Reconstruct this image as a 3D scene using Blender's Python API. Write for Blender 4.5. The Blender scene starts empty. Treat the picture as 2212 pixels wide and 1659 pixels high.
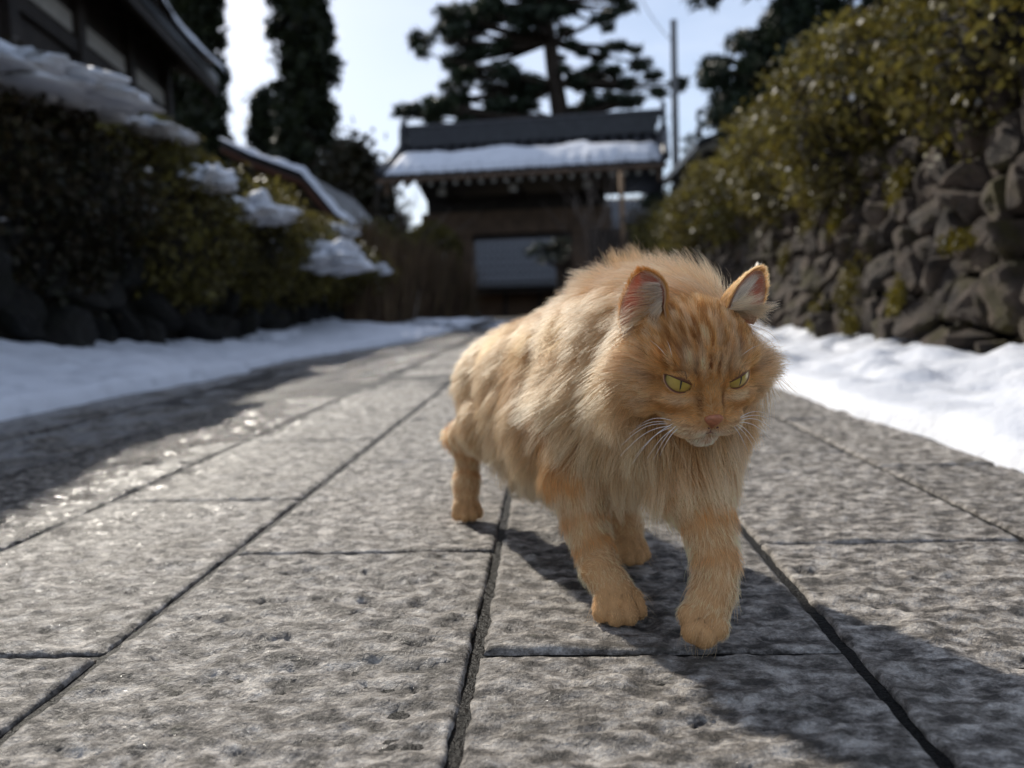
import bpy, bmesh, math, random
import numpy as np
from mathutils import Matrix, Vector, kdtree

rng = np.random.default_rng(7)
random.seed(7)
scene = bpy.context.scene
R = math.radians

# ------------------------------------------------------------------ camera
# pixel units below are those of a 2212 x 1659 view of the photograph
FPX, CU, CV = 1750.0, 1106.0, 829.5
CAM = np.array([0.0, 0.0, 0.28])
_d = np.array([(1187 - CU) / FPX, (CV - 660) / FPX, -1.0]); _d /= np.linalg.norm(_d)
_roll = R(1.6)
_x = np.array([math.cos(_roll), math.sin(_roll), 0.0]); _x -= _d * _x.dot(_d); _x /= np.linalg.norm(_x)
_z = np.cross(_x, _d)
M_CW = np.array([_x, _d, _z])          # camera vector -> world vector

def pix(u, v, Y):
    "point on the ray through a photo pixel at the path distance Y"
    w = M_CW @ np.array([(u - CU) / FPX, (CV - v) / FPX, -1.0])
    return CAM + w * (Y / w[1])

def gnd(u, v, z=0.0):
    w = M_CW @ np.array([(u - CU) / FPX, (CV - v) / FPX, -1.0])
    return CAM + w * ((z - CAM[2]) / w[2])

def pixX(u, v, X):
    w = M_CW @ np.array([(u - CU) / FPX, (CV - v) / FPX, -1.0])
    return CAM + w * (X / w[0])

cam_data = bpy.data.cameras.new("camera")
cam = bpy.data.objects.new("camera", cam_data)
scene.collection.objects.link(cam)
mw = Matrix([list(M_CW[0]) + [CAM[0]], list(M_CW[1]) + [CAM[1]], list(M_CW[2]) + [CAM[2]], [0, 0, 0, 1]])
cam.matrix_world = mw
cam_data.sensor_width = 36.0
cam_data.lens = 36.0 * FPX / 2212.0
cam_data.clip_start = 0.02
cam_data.clip_end = 3000.0
cam_data.dof.use_dof = True
cam_data.dof.focus_distance = 0.645
cam_data.dof.aperture_fstop = 4.6
scene.camera = cam

# ------------------------------------------------------------------ sky, sun, exposure
SUN_AZ, SUN_EL = R(-32.0), R(34.0)     # azimuth measured from +Y towards +X
world = bpy.data.worlds.new("World"); scene.world = world; world.use_nodes = True
wn, wl = world.node_tree.nodes, world.node_tree.links
wn.clear()
w_out = wn.new("ShaderNodeOutputWorld"); w_bg = wn.new("ShaderNodeBackground")
sky = wn.new("ShaderNodeTexSky"); sky.sky_type = 'NISHITA'; sky.sun_disc = False
sky.sun_elevation = SUN_EL; sky.sun_rotation = SUN_AZ
sky.altitude = 400; sky.air_density = 1.0; sky.dust_density = 1.2; sky.ozone_density = 1.5
w_tc = wn.new("ShaderNodeTexCoord")
w_map = wn.new("ShaderNodeMapping"); w_map.inputs['Scale'].default_value = (1.0, 1.0, 2.6)
w_noise = wn.new("ShaderNodeTexNoise"); w_noise.inputs['Scale'].default_value = 2.1
w_noise.inputs['Detail'].default_value = 7.0; w_noise.inputs['Roughness'].default_value = 0.55
w_ramp = wn.new("ShaderNodeValToRGB")
w_ramp.color_ramp.elements[0].position = 0.38; w_ramp.color_ramp.elements[0].color = (0.12, 0.12, 0.12, 1)
w_ramp.color_ramp.elements[1].position = 0.66; w_ramp.color_ramp.elements[1].color = (0.75, 0.75, 0.75, 1)
w_mix = wn.new("ShaderNodeMixRGB"); w_mix.inputs['Color2'].default_value = (7.1, 7.9, 9.6, 1)
wl.new(w_tc.outputs['Generated'], w_map.inputs['Vector'])
wl.new(w_map.outputs['Vector'], w_noise.inputs['Vector'])
wl.new(w_noise.outputs['Fac'], w_ramp.inputs['Fac'])
wl.new(w_ramp.outputs['Color'], w_mix.inputs['Fac'])
wl.new(sky.outputs['Color'], w_mix.inputs['Color1'])
wl.new(w_mix.outputs['Color'], w_bg.inputs['Color'])
w_bg.inputs['Strength'].default_value = 0.1
wl.new(w_bg.outputs['Background'], w_out.inputs['Surface'])

sun_data = bpy.data.lights.new("sun", 'SUN'); sun_data.energy = 3.7; sun_data.angle = R(0.53)
sun_data.color = (1.0, 0.935, 0.83)
sun = bpy.data.objects.new("sun", sun_data); scene.collection.objects.link(sun)
SUN = np.array([math.sin(SUN_AZ) * math.cos(SUN_EL), math.cos(SUN_AZ) * math.cos(SUN_EL), math.sin(SUN_EL)])
sun.rotation_euler = Vector(SUN).to_track_quat('Z', 'Y').to_euler()
sun.location = (-6, 10, 12)

scene.view_settings.view_transform = 'Standard'
scene.view_settings.look = 'None'
scene.view_settings.exposure = 0.33
scene.view_settings.gamma = 1.0
scene.view_settings.use_curve_mapping = False
scene.render.engine = 'CYCLES'
scene.cycles.max_bounces = 10
scene.cycles.transmission_bounces = 8
scene.cycles.transparent_max_bounces = 6
scene.cycles.diffuse_bounces = 3
scene.cycles.glossy_bounces = 3
scene.cycles.caustics_reflective = False
scene.cycles.caustics_refractive = False
scene.cycles.sample_clamp_indirect = 6.0
scene.cycles.use_denoising = True
scene.cycles.denoising_prefilter = 'ACCURATE'
try:
    scene.cycles_curves.shape = 'RIBBONS'
    scene.cycles_curves.subdivisions = 2
except Exception:
    pass

# ------------------------------------------------------------------ helpers
def link(o, parent=None):
    scene.collection.objects.link(o)
    if parent is not None:
        o.parent = parent
    return o

def tag(o, label=None, cat=None, group=None, kind=None):
    if label: o['label'] = label
    if cat: o['category'] = cat
    if group: o['group'] = group
    if kind: o['kind'] = kind
    return o

def empty(name, loc=(0, 0, 0)):
    o = bpy.data.objects.new(name, None); o.empty_display_size = 0.1
    o.location = loc
    return link(o)

def make_mesh(name, V, F, smooth=False):
    me = bpy.data.meshes.new(name)
    V = np.asarray(V, dtype=np.float32)
    if isinstance(F, np.ndarray):
        k = F.shape[1]; n = len(F)
        me.vertices.add(len(V)); me.vertices.foreach_set('co', V.ravel())
        me.loops.add(n * k); me.loops.foreach_set('vertex_index', F.astype(np.int32).ravel())
        me.polygons.add(n); me.polygons.foreach_set('loop_start', np.arange(0, n * k, k, dtype=np.int32))
        me.update(calc_edges=True)
    else:
        me.from_pydata([tuple(map(float, v)) for v in V], [], F)
        me.update()
    if smooth:
        me.polygons.foreach_set('use_smooth', np.ones(len(me.polygons), dtype=bool))
    return me

def mobj(name, V, F, mat, parent=None, smooth=False, loc=None):
    "one mesh object; with loc the vertices are given in world space and moved to that origin"
    V = np.asarray(V, dtype=float)
    if loc is not None:
        V = V - np.asarray(loc)
    me = make_mesh(name, V, F, smooth)
    if mat is not None: me.materials.append(mat)
    o = bpy.data.objects.new(name, me)
    if loc is not None: o.location = tuple(map(float, loc))
    return link(o, parent)

class MB:
    "collects simple solids into one mesh"
    def __init__(s): s.V, s.F = [], []
    def add(s, V, F):
        b = len(s.V); s.V += [tuple(map(float, v)) for v in V]; s.F += [[i + b for i in f] for f in F]
        return s
    def box(s, lo, hi, rz=0.0, c=None):
        x0, y0, z0 = lo; x1, y1, z1 = hi
        V = np.array([(x0, y0, z0), (x1, y0, z0), (x1, y1, z0), (x0, y1, z0), (x0, y0, z1), (x1, y0, z1), (x1, y1, z1), (x0, y1, z1)], float)
        if rz:
            c = np.array(c if c is not None else V.mean(0)); ca, sa = math.cos(rz), math.sin(rz)
            d = V - c; V = np.stack([d[:, 0] * ca - d[:, 1] * sa, d[:, 0] * sa + d[:, 1] * ca, d[:, 2]], 1) + c
        return s.add(V, [[0, 3, 2, 1], [4, 5, 6, 7], [0, 1, 5, 4], [1, 2, 6, 5], [2, 3, 7, 6], [3, 0, 4, 7]])
    def tube(s, pts, rad, n=8):
        pts = np.asarray(pts, float); rad = np.broadcast_to(rad, (len(pts),))
        V, F = [], []
        up = np.array([0.31, 0.17, 0.93])
        for i, p in enumerate(pts):
            t = pts[min(i + 1, len(pts) - 1)] - pts[max(i - 1, 0)]; t /= np.linalg.norm(t) + 1e-12
            a = np.cross(t, up if abs(t.dot(up)) < .95 else np.array([1., 0, 0])); a /= np.linalg.norm(a); b = np.cross(t, a)
            for j in range(n):
                th = 2 * math.pi * j / n
                V.append(p + rad[i] * (a * math.cos(th) + b * math.sin(th)))
        for i in range(len(pts) - 1):
            for j in range(n):
                F.append([i * n + j, i * n + (j + 1) % n, (i + 1) * n + (j + 1) % n, (i + 1) * n + j])
        F.append(list(range(n))[::-1]); F.append([(len(pts) - 1) * n + j for j in range(n)])
        return s.add(V, F)
    def prism(s, poly, axis_vec):
        "closed polygon (list of 3-D points) swept along a vector"
        n = len(poly); P = np.asarray(poly, float); Q = P + np.asarray(axis_vec, float)
        F = [list(range(n))[::-1], [n + i for i in range(n)]]
        for i in range(n): F.append([i, (i + 1) % n, n + (i + 1) % n, n + i])
        return s.add(np.vstack([P, Q]), F)
    def build(s, name, mat, parent=None, smooth=False, loc=None):
        o = mobj(name, s.V, s.F, mat, parent, smooth, loc)
        bm = bmesh.new(); bm.from_mesh(o.data); bmesh.ops.recalc_face_normals(bm, faces=bm.faces); bm.to_mesh(o.data); bm.free()
        return o

# value noise on arrays (for relief)
_perm = np.random.default_rng(3).permutation(4096)
_val = np.random.default_rng(4).random(4096)
def _hash(ix, iy, iz):
    return _val[_perm[(_perm[(_perm[ix & 4095] + iy) & 4095] + iz) & 4095]]
def vnoise(P):
    P = np.asarray(P, float); I = np.floor(P).astype(np.int64); f = P - I; f = f * f * (3 - 2 * f)
    x, y, z = I[..., 0], I[..., 1], I[..., 2]; fx, fy, fz = f[..., 0], f[..., 1], f[..., 2]
    def L(a, b, t): return a + (b - a) * t
    c00 = L(_hash(x, y, z), _hash(x + 1, y, z), fx); c10 = L(_hash(x, y + 1, z), _hash(x + 1, y + 1, z), fx)
    c01 = L(_hash(x, y, z + 1), _hash(x + 1, y, z + 1), fx); c11 = L(_hash(x, y + 1, z + 1), _hash(x + 1, y + 1, z + 1), fx)
    return L(L(c00, c10, fy), L(c01, c11, fy), fz)
def fbm(P, oct=4, gain=0.5):
    P = np.asarray(P, float); s = np.zeros(P.shape[:-1]); a = 1.0; t = 0.0
    for i in range(oct):
        s += a * vnoise(P * (2.03 ** i) + 17.3 * i); t += a; a *= gain
    return s / t

# ------------------------------------------------------------------ materials
def new_mat(name):
    m = bpy.data.materials.new(name); m.use_nodes = True
    nt = m.node_tree; b = nt.nodes['Principled BSDF']
    return m, nt, b

def simple_mat(name, col, rough=0.7, var=0.25, scale=8.0, bump=0.0, bscale=40.0, spec=0.4, col2=None, detail=5.0, bdist=0.01):
    "principled material whose colour wanders between two tones with 3-D noise"
    m, nt, b = new_mat(name); n, l = nt.nodes, nt.links
    tc = n.new('ShaderNodeTexCoord'); nz = n.new('ShaderNodeTexNoise')
    nz.inputs['Scale'].default_value = scale; nz.inputs['Detail'].default_value = detail; nz.inputs['Roughness'].default_value = 0.62
    l.new(tc.outputs['Object'], nz.inputs['Vector'])
    rp = n.new('ShaderNodeValToRGB'); c = np.array(col[:3])
    c2 = np.array(col2[:3]) if col2 is not None else np.clip(c * (1 + var), 0, 1); c1 = c if col2 is not None else c * (1 - var)
    rp.color_ramp.elements[0].position = 0.33; rp.color_ramp.elements[0].color = (*c1, 1)
    rp.color_ramp.elements[1].position = 0.67; rp.color_ramp.elements[1].color = (*c2, 1)
    l.new(nz.outputs['Fac'], rp.inputs['Fac']); l.new(rp.outputs['Color'], b.inputs['Base Color'])
    b.inputs['Roughness'].default_value = rough; b.inputs['Specular IOR Level'].default_value = spec
    if bump > 0:
        bz = n.new('ShaderNodeTexNoise'); bz.inputs['Scale'].default_value = bscale; bz.inputs['Detail'].default_value = 6.0
        l.new(tc.outputs['Object'], bz.inputs['Vector'])
        bp = n.new('ShaderNodeBump'); bp.inputs['Strength'].default_value = bump; bp.inputs['Distance'].default_value = bdist
        l.new(bz.outputs['Fac'], bp.inputs['Height']); l.new(bp.outputs['Normal'], b.inputs['Normal'])
    return m
# ------------------------------------------------------------------ surface materials
def stone_slab_mat():
    m, nt, b = new_mat("granite_slab"); n, l = nt.nodes, nt.links
    geo = n.new('ShaderNodeNewGeometry'); pos = geo.outputs['Position']
    def noise(sc, det=4, rough=.6, vec=pos):
        x = n.new('ShaderNodeTexNoise'); x.inputs['Scale'].default_value = sc; x.inputs['Detail'].default_value = det; x.inputs['Roughness'].default_value = rough
        l.new(vec, x.inputs['Vector']); return x.outputs['Fac']
    def ramp(v, stops):
        r = n.new('ShaderNodeValToRGB'); e = r.color_ramp.elements
        e[0].position, e[0].color = stops[0][0], (*stops[0][1], 1); e[1].position, e[1].color = stops[-1][0], (*stops[-1][1], 1)
        for p, c in stops[1:-1]: k = e.new(p); k.color = (*c, 1)
        l.new(v, r.inputs['Fac']); return r.outputs['Color']
    def mix(f, a, c, mode='MIX'):
        x = n.new('ShaderNodeMixRGB'); x.blend_type = mode
        if isinstance(f, float): x.inputs['Fac'].default_value = f
        else: l.new(f, x.inputs['Fac'])
        for i, q in (('Color1', a), ('Color2', c)):
            if isinstance(q, tuple): x.inputs[i].default_value = (*q, 1)
            else: l.new(q, x.inputs[i])
        return x.outputs['Color']
    def mr(v, a, c, lo=0., hi=1.):
        x = n.new('ShaderNodeMapRange'); x.inputs['From Min'].default_value = a; x.inputs['From Max'].default_value = c
        x.inputs['To Min'].default_value = lo; x.inputs['To Max'].default_value = hi; l.new(v, x.inputs['Value']); return x.outputs[0]
    oi = n.new('ShaderNodeObjectInfo')
    mp = n.new('ShaderNodeMapping'); mp.inputs['Scale'].default_value = (.62, 1.0, 1.0); mp.inputs['Rotation'].default_value = (0, 0, .25); l.new(pos, mp.inputs['Vector'])
    blot = noise(9, 6, .65); grain = noise(420, 3, .7); mid = noise(62, 6, .68, mp.outputs['Vector'])
    base = ramp(mid, [(.40, (.060, .051, .042)), (.47, (.205, .182, .158)), (.54, (.40, .365, .325)), (.63, (.66, .62, .57))])
    base = mix(.38, base, ramp(grain, [(.36, (.07, .066, .06)), (.5, (.27, .26, .25)), (.64, (.62, .60, .57))]), 'OVERLAY')
    dirt = ramp(blot, [(.46, (0, 0, 0)), (.66, (1, 1, 1))])
    base = mix(dirt, base, (.135, .118, .088), 'MULTIPLY') if False else mix(mr(blot, .50, .72, 0., .55), base, (.150, .128, .098))
    lich = noise(34, 5, .7)
    base = mix(mr(lich, .63, .74, 0., .55), base, (.12, .115, .05))
    tone = mr(oi.outputs['Random'], 0, 1, .86, 1.12)
    hsv = n.new('ShaderNodeHueSaturation'); l.new(base, hsv.inputs['Color']); l.new(tone, hsv.inputs['Value'])
    # damp stone: melt water keeps the joints and the side by the bank wet
    sx = n.new('ShaderNodeSeparateXYZ'); l.new(pos, sx.inputs[0])
    side = mr(sx.outputs['X'], -.45, -1.05, 0., .55)
    wn_ = noise(3.2, 5, .6)
    add = n.new('ShaderNodeMath'); add.operation = 'ADD'; l.new(wn_, add.inputs[0]); l.new(side, add.inputs[1])
    wet = mr(add.outputs[0], .58, .80)
    wcol = mix(wet, hsv.outputs['Color'], mix(1.0, hsv.outputs['Color'], (.62, .60, .58), 'MULTIPLY'))
    l.new(wcol, b.inputs['Base Color'])
    rg = mr(noise(160, 3), .35, .65, .42, .72)
    rmix = n.new('ShaderNodeMixRGB'); l.new(wet, rmix.inputs['Fac']); l.new(rg, rmix.inputs['Color1']); rmix.inputs['Color2'].default_value = (.17, .17, .17, 1)
    spk = n.new('ShaderNodeMixRGB'); l.new(mr(noise(520, 2, .5), .66, .70), spk.inputs['Fac']); l.new(rmix.outputs['Color'], spk.inputs['Color1']); spk.inputs['Color2'].default_value = (.10, .10, .10, 1)
    l.new(spk.outputs['Color'], b.inputs['Roughness']); b.inputs['Specular IOR Level'].default_value = .5
    h1 = noise(60, 7, .68); h2 = noise(330, 4, .7)
    hm = n.new('ShaderNodeMath'); hm.operation = 'MULTIPLY_ADD'; l.new(h2, hm.inputs[0]); hm.inputs[1].default_value = .30; l.new(h1, hm.inputs[2])
    bp = n.new('ShaderNodeBump'); bp.inputs['Strength'].default_value = 1.0; bp.inputs['Distance'].default_value = .010
    l.new(hm.outputs[0], bp.inputs['Height']); l.new(bp.outputs['Normal'], b.inputs['Normal'])
    return m
M_SLAB = stone_slab_mat()
M_JOINT = simple_mat("wet_joint_grit", (.0045, .0038, .0030), .40, .5, 120, .9, 260, .12, bdist=.004)
M_EARTH = simple_mat("earth", (.045, .034, .022), .9, .4, 3, .5, 30)
def snow_mat():
    m, nt, b = new_mat("snow"); n, l = nt.nodes, nt.links
    b.inputs['Base Color'].default_value = (.84, .86, .90, 1); b.inputs['Roughness'].default_value = .6
    b.inputs['Subsurface Weight'].default_value = .0
    geo = n.new('ShaderNodeNewGeometry')
    nz = n.new('ShaderNodeTexNoise'); nz.inputs['Scale'].default_value = 26; nz.inputs['Detail'].default_value = 7; nz.inputs['Roughness'].default_value = .6
    l.new(geo.outputs['Position'], nz.inputs['Vector'])
    bp = n.new('ShaderNodeBump'); bp.inputs['Strength'].default_value = .35; bp.inputs['Distance'].default_value = .03
    l.new(nz.outputs['Fac'], bp.inputs['Height']); l.new(bp.outputs['Normal'], b.inputs['Normal'])
    n2 = n.new('ShaderNodeTexNoise'); n2.inputs['Scale'].default_value = 7; n2.inputs['Detail'].default_value = 8; n2.inputs['Roughness'].default_value = .7
    l.new(geo.outputs['Position'], n2.inputs['Vector'])
    rp = n.new('ShaderNodeValToRGB'); rp.color_ramp.elements[0].position = .30; rp.color_ramp.elements[0].color = (.50, .52, .56, 1)
    rp.color_ramp.elements[1].position = .46; rp.color_ramp.elements[1].color = (.70, .72, .77, 1)
    l.new(n2.outputs['Fac'], rp.inputs['Fac']); l.new(rp.outputs['Color'], b.inputs['Base Color'])
    return m
M_SNOW = snow_mat()
def wall_stone_mat(name, dark, lite, moss):
    m, nt, b = new_mat(name); n, l = nt.nodes, nt.links
    geo = n.new('ShaderNodeNewGeometry'); oi = n.new('ShaderNodeObjectInfo')
    def noise(sc, det=5, r=.62):
        x = n.new('ShaderNodeTexNoise'); x.inputs['Scale'].default_value = sc; x.inputs['Detail'].default_value = det; x.inputs['Roughness'].default_value = r
        l.new(geo.outputs['Position'], x.inputs['Vector']); return x.outputs['Fac']
    rp = n.new('ShaderNodeValToRGB'); rp.color_ramp.elements[0].position = .3; rp.color_ramp.elements[0].color = (*dark, 1)
    rp.color_ramp.elements[1].position = .7; rp.color_ramp.elements[1].color = (*lite, 1); l.new(noise(11), rp.inputs['Fac'])
    hs = n.new('ShaderNodeHueSaturation'); l.new(rp.outputs['Color'], hs.inputs['Color'])
    mr = n.new('ShaderNodeMapRange'); mr.inputs['To Min'].default_value = .55; mr.inputs['To Max'].default_value = 1.3; l.new(oi.outputs['Random'], mr.inputs['Value']); l.new(mr.outputs[0], hs.inputs['Value'])
    mm = n.new('ShaderNodeMapRange'); mm.inputs['From Min'].default_value = .52; mm.inputs['From Max'].default_value = .64; l.new(noise(4.3, 6, .68), mm.inputs['Value'])
    mx = n.new('ShaderNodeMixRGB'); l.new(mm.outputs[0], mx.inputs['Fac']); l.new(hs.outputs['Color'], mx.inputs['Color1']); mx.inputs['Color2'].default_value = (*moss, 1)
    l.new(mx.outputs['Color'], b.inputs['Base Color']); b.inputs['Roughness'].default_value = .82
    bp = n.new('ShaderNodeBump'); bp.inputs['Strength'].default_value = 1.0; bp.inputs['Distance'].default_value = .05; l.new(noise(19, 8, .7), bp.inputs['Height']); l.new(bp.outputs['Normal'], b.inputs['Normal'])
    return m
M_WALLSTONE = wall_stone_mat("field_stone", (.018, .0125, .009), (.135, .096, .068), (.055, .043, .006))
M_WALLSTONE2 = wall_stone_mat("mossy_shaded_stone", (.006, .005, .004), (.022, .019, .013), (.009, .009, .002))  # left wall stone, its deep shade darkened into the colours
def leaf_mat(name, cols, trans=.3, rough=.5):
    m, nt, b = new_mat(name); n, l = nt.nodes, nt.links
    geo = n.new('ShaderNodeNewGeometry'); rp = n.new('ShaderNodeValToRGB'); e = rp.color_ramp.elements
    for i, c in enumerate(cols):
        p = i / (len(cols) - 1)
        k = e[0] if i == 0 else (e[1] if i == len(cols) - 1 else e.new(p)); k.position = p; k.color = (*c, 1)
    l.new(geo.outputs['Random Per Island'], rp.inputs['Fac'])
    nz = n.new('ShaderNodeTexNoise'); nz.inputs['Scale'].default_value = 2.2; l.new(geo.outputs['Position'], nz.inputs['Vector'])
    hs = n.new('ShaderNodeHueSaturation'); mr = n.new('ShaderNodeMapRange'); mr.inputs['From Min'].default_value = .3; mr.inputs['From Max'].default_value = .7; mr.inputs['To Min'].default_value = .6; mr.inputs['To Max'].default_value = 1.4
    l.new(nz.outputs['Fac'], mr.inputs['Value']); l.new(mr.outputs[0], hs.inputs['Value']); l.new(rp.outputs['Color'], hs.inputs['Color'])
    l.new(hs.outputs['Color'], b.inputs['Base Color']); b.inputs['Roughness'].default_value = rough; b.inputs['Specular IOR Level'].default_value = .35
    tr = n.new('ShaderNodeBsdfTranslucent'); l.new(hs.outputs['Color'], tr.inputs['Color'])
    mx = n.new('ShaderNodeMixShader'); mx.inputs['Fac'].default_value = trans; l.new(b.outputs[0], mx.inputs[1]); l.new(tr.outputs[0], mx.inputs[2])
    l.new(mx.outputs[0], n['Material Output'].inputs['Surface'])
    return m
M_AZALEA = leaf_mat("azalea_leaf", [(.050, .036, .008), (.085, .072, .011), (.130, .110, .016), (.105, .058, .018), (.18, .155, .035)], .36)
M_AZALEA_D = leaf_mat("shaded_hedge_leaf", [(.018, .020, .006), (.035, .038, .009), (.055, .052, .012), (.045, .030, .012)], .2)  # azalea leaf with the shade painted into its colours
M_CEDAR = leaf_mat("cedar_leaf", [(.012, .018, .008), (.020, .030, .011), (.034, .042, .014)], .15)
M_PINE = leaf_mat("pine_needle", [(.012, .022, .012), (.022, .038, .018), (.040, .056, .026)], .15)
M_BARK = simple_mat("bark", (.050, .036, .026), .9, .4, 12, .8, 30, bdist=.03)
M_TWIG = simple_mat("grey_twig", (.13, .10, .08), .85, .3, 6)
M_DRYTWIG = leaf_mat("brown_brushwood", [(.075, .042, .025), (.17, .098, .056), (.30, .185, .110), (.11, .075, .035)], .05, .85)
M_DARKWOOD = simple_mat("dark_weathered_wood", (.030, .022, .017), .75, .4, 5, .5, 40)
M_GATEWOOD = simple_mat("brown_gate_timber", (.13, .080, .048), .7, .35, 4, .5, 50)
M_PLASTER = simple_mat("white_plaster", (.40, .37, .33), .85, .12, 6)
M_TILE = simple_mat("grey_roof_tile", (.17, .175, .185), .6, .35, 14, .3, 60, .5)
M_TILE_D = simple_mat("black_roof_tile", (.030, .030, .034), .42, .4, 9, .3, 60, .5)
M_BEAMEND = simple_mat("painted_beam_end", (.50, .47, .42), .8, .2, 8)
M_POLE = simple_mat("utility_pole_grey", (.16, .155, .15), .8, .15, 3)
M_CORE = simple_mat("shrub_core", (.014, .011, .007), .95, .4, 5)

# ------------------------------------------------------------------ ground
def kept(o, label=None): o['kind'] = 'structure'; return o
gx = np.array([-900, -60, -12, -4, 4, 12, 60, 900.]); gy = np.array([-400, -20, -2, 6, 14, 24, 60, 300, 1800.])
GV = [(x, y, -.09) for y in gy for x in gx]; GF_ = [[j * 8 + i, j * 8 + i + 1, (j + 1) * 8 + i + 1, (j + 1) * 8 + i] for j in range(8) for i in range(7)]
kept(mobj('ground', GV, GF_, M_EARTH))

# ------------------------------------------------------------------ stone path
PX = [-1.58, -1.30, -.99, -.683, -.380, -.067, .233, .540, .745]
PL = .556
j1 = gnd(1430, 1411)[1]; j2 = gnd(780, 1188)[1]; j3 = gnd(450, 1080)[1]; j4 = gnd(1950, 1164)[1]; j5 = gnd(2030, 1004)[1]
OFF = [j3 + .1, j2 - .05, j2 + .03, j3, j2, j1, j4, j5]
path = kept(mobj('stone_path', [(-1.60, -.6, -.0058), (.77, -.6, -.0058), (.77, 19, -.0058), (-1.60, 19, -.0058)], [[0, 1, 2, 3]], M_JOINT))
def sstep_(a, b, x): t = np.clip((x - a) / (b - a), 0, 1); return t * t * (3 - 2 * t)
def slab_dense(x0, x1, y0, y1, seed, step):
    nx, ny = max(6, int((x1 - x0) / step)), max(6, int((y1 - y0) / step))
    X, Y = np.meshgrid(np.linspace(x0, x1, nx + 1), np.linspace(y0, y1, ny + 1), indexing='ij')
    P = np.stack([X, Y, np.full_like(X, seed * 3.7)], -1)
    ed = np.minimum(np.minimum(X - x0, x1 - X), np.minimum(Y - y0, y1 - Y))
    h = (fbm(P * np.array([62, 95, 1]), 4, .55) - .5) * .0085 + (fbm(P * np.array([14, 18, 1]) + 9, 3) - .5) * .006
    q = fbm(P * np.array([26, 46, 1]) + 130, 4, .55) * 11; fq_ = q - np.floor(q); q = (np.floor(q) + sstep_(.62, .98, fq_)) / 11
    h += (q - .5) * .011
    pit = fbm(P * np.array([48, 80, 1]) + 70, 3); h -= np.clip(pit - .70, 0, 1) * .02
    h = np.clip(h - .0012, -.008, .0035)
    h = h * (.35 + .65 * np.clip(ed / .02, 0, 1))
    rag = (fbm(P * np.array([45, 45, 1]) + 40, 4) - .5) * 2
    h = h - .0035 * np.clip(1 - ed / .004, 0, 1) ** 2 * (1 + 1.2 * rag)
    e = .0035 * rag
    Xo, Yo = X.copy(), Y.copy()
    Xo[0] += e[0]; Xo[-1] += e[-1]; Yo[:, 0] += e[:, 0]; Yo[:, -1] += e[:, -1]
    V = np.stack([Xo, Yo, h], -1).reshape(-1, 3); m = ny + 1
    I = np.arange((nx + 1) * m).reshape(nx + 1, m)
    F = np.stack([I[:-1, :-1], I[1:, :-1], I[1:, 1:], I[:-1, 1:]], -1).reshape(-1, 4)
    rim = np.r_[I[:, 0], I[-1, 1:], I[-2::-1, -1], I[0, -2:0:-1]]
    Vb = V[rim].copy(); Vb[:, 2] = -.045; b0 = len(V); k = len(rim); a = np.arange(k)
    Fs = np.stack([rim[a], b0 + a, b0 + (a + 1) % k, rim[(a + 1) % k]], -1)
    return np.vstack([V, Vb]), np.vstack([F, Fs])
slab_far = {}
seed = 0
for c in range(8):
    x0, x1 = PX[c], PX[c + 1]
    k0 = math.floor((.12 - OFF[c]) / PL)
    for k in range(k0, 34):
        y0 = OFF[c] + k * PL + .008 * math.sin(k * 7 + c * 3); y1 = OFF[c] + (k + 1) * PL + .008 * math.sin((k + 1) * 7 + c * 3)
        if y0 > 17.5: break
        if y1 < .18: continue
        seed += 1; g = .0056 if y0 < 2 else .0062
        gx_ = .0062
        yaw_seen = (x0 + x1) / 2
        if y0 < 2.6 and -1.0 < x0:
            near = y1 < 1.6
            V, F = slab_dense(x0 + gx_ * .85, x1 - gx_ * .85, y0 + g * .85, y1 - g * .85, seed, .0031 if y1 < 1.15 else (.0046 if near else .008))
            o = mobj('slab', V, F, M_SLAB, path, False)
        else:
            key = (c, seed % 4)
            if key not in slab_far:
                w2, l2 = (x1 - x0) / 2 - gx_, PL / 2 - g
                V, F = slab_dense(-w2, w2, -l2, l2, seed, .06)
                slab_far[key] = make_mesh('slab', V, F, True); slab_far[key].materials.append(M_SLAB)
            o = bpy.data.objects.new('slab', slab_far[key]); link(o, path)
            o.location = ((x0 + x1) / 2, (y0 + y1) / 2, -.001 + .003 * math.sin(seed * 5.1))

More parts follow.
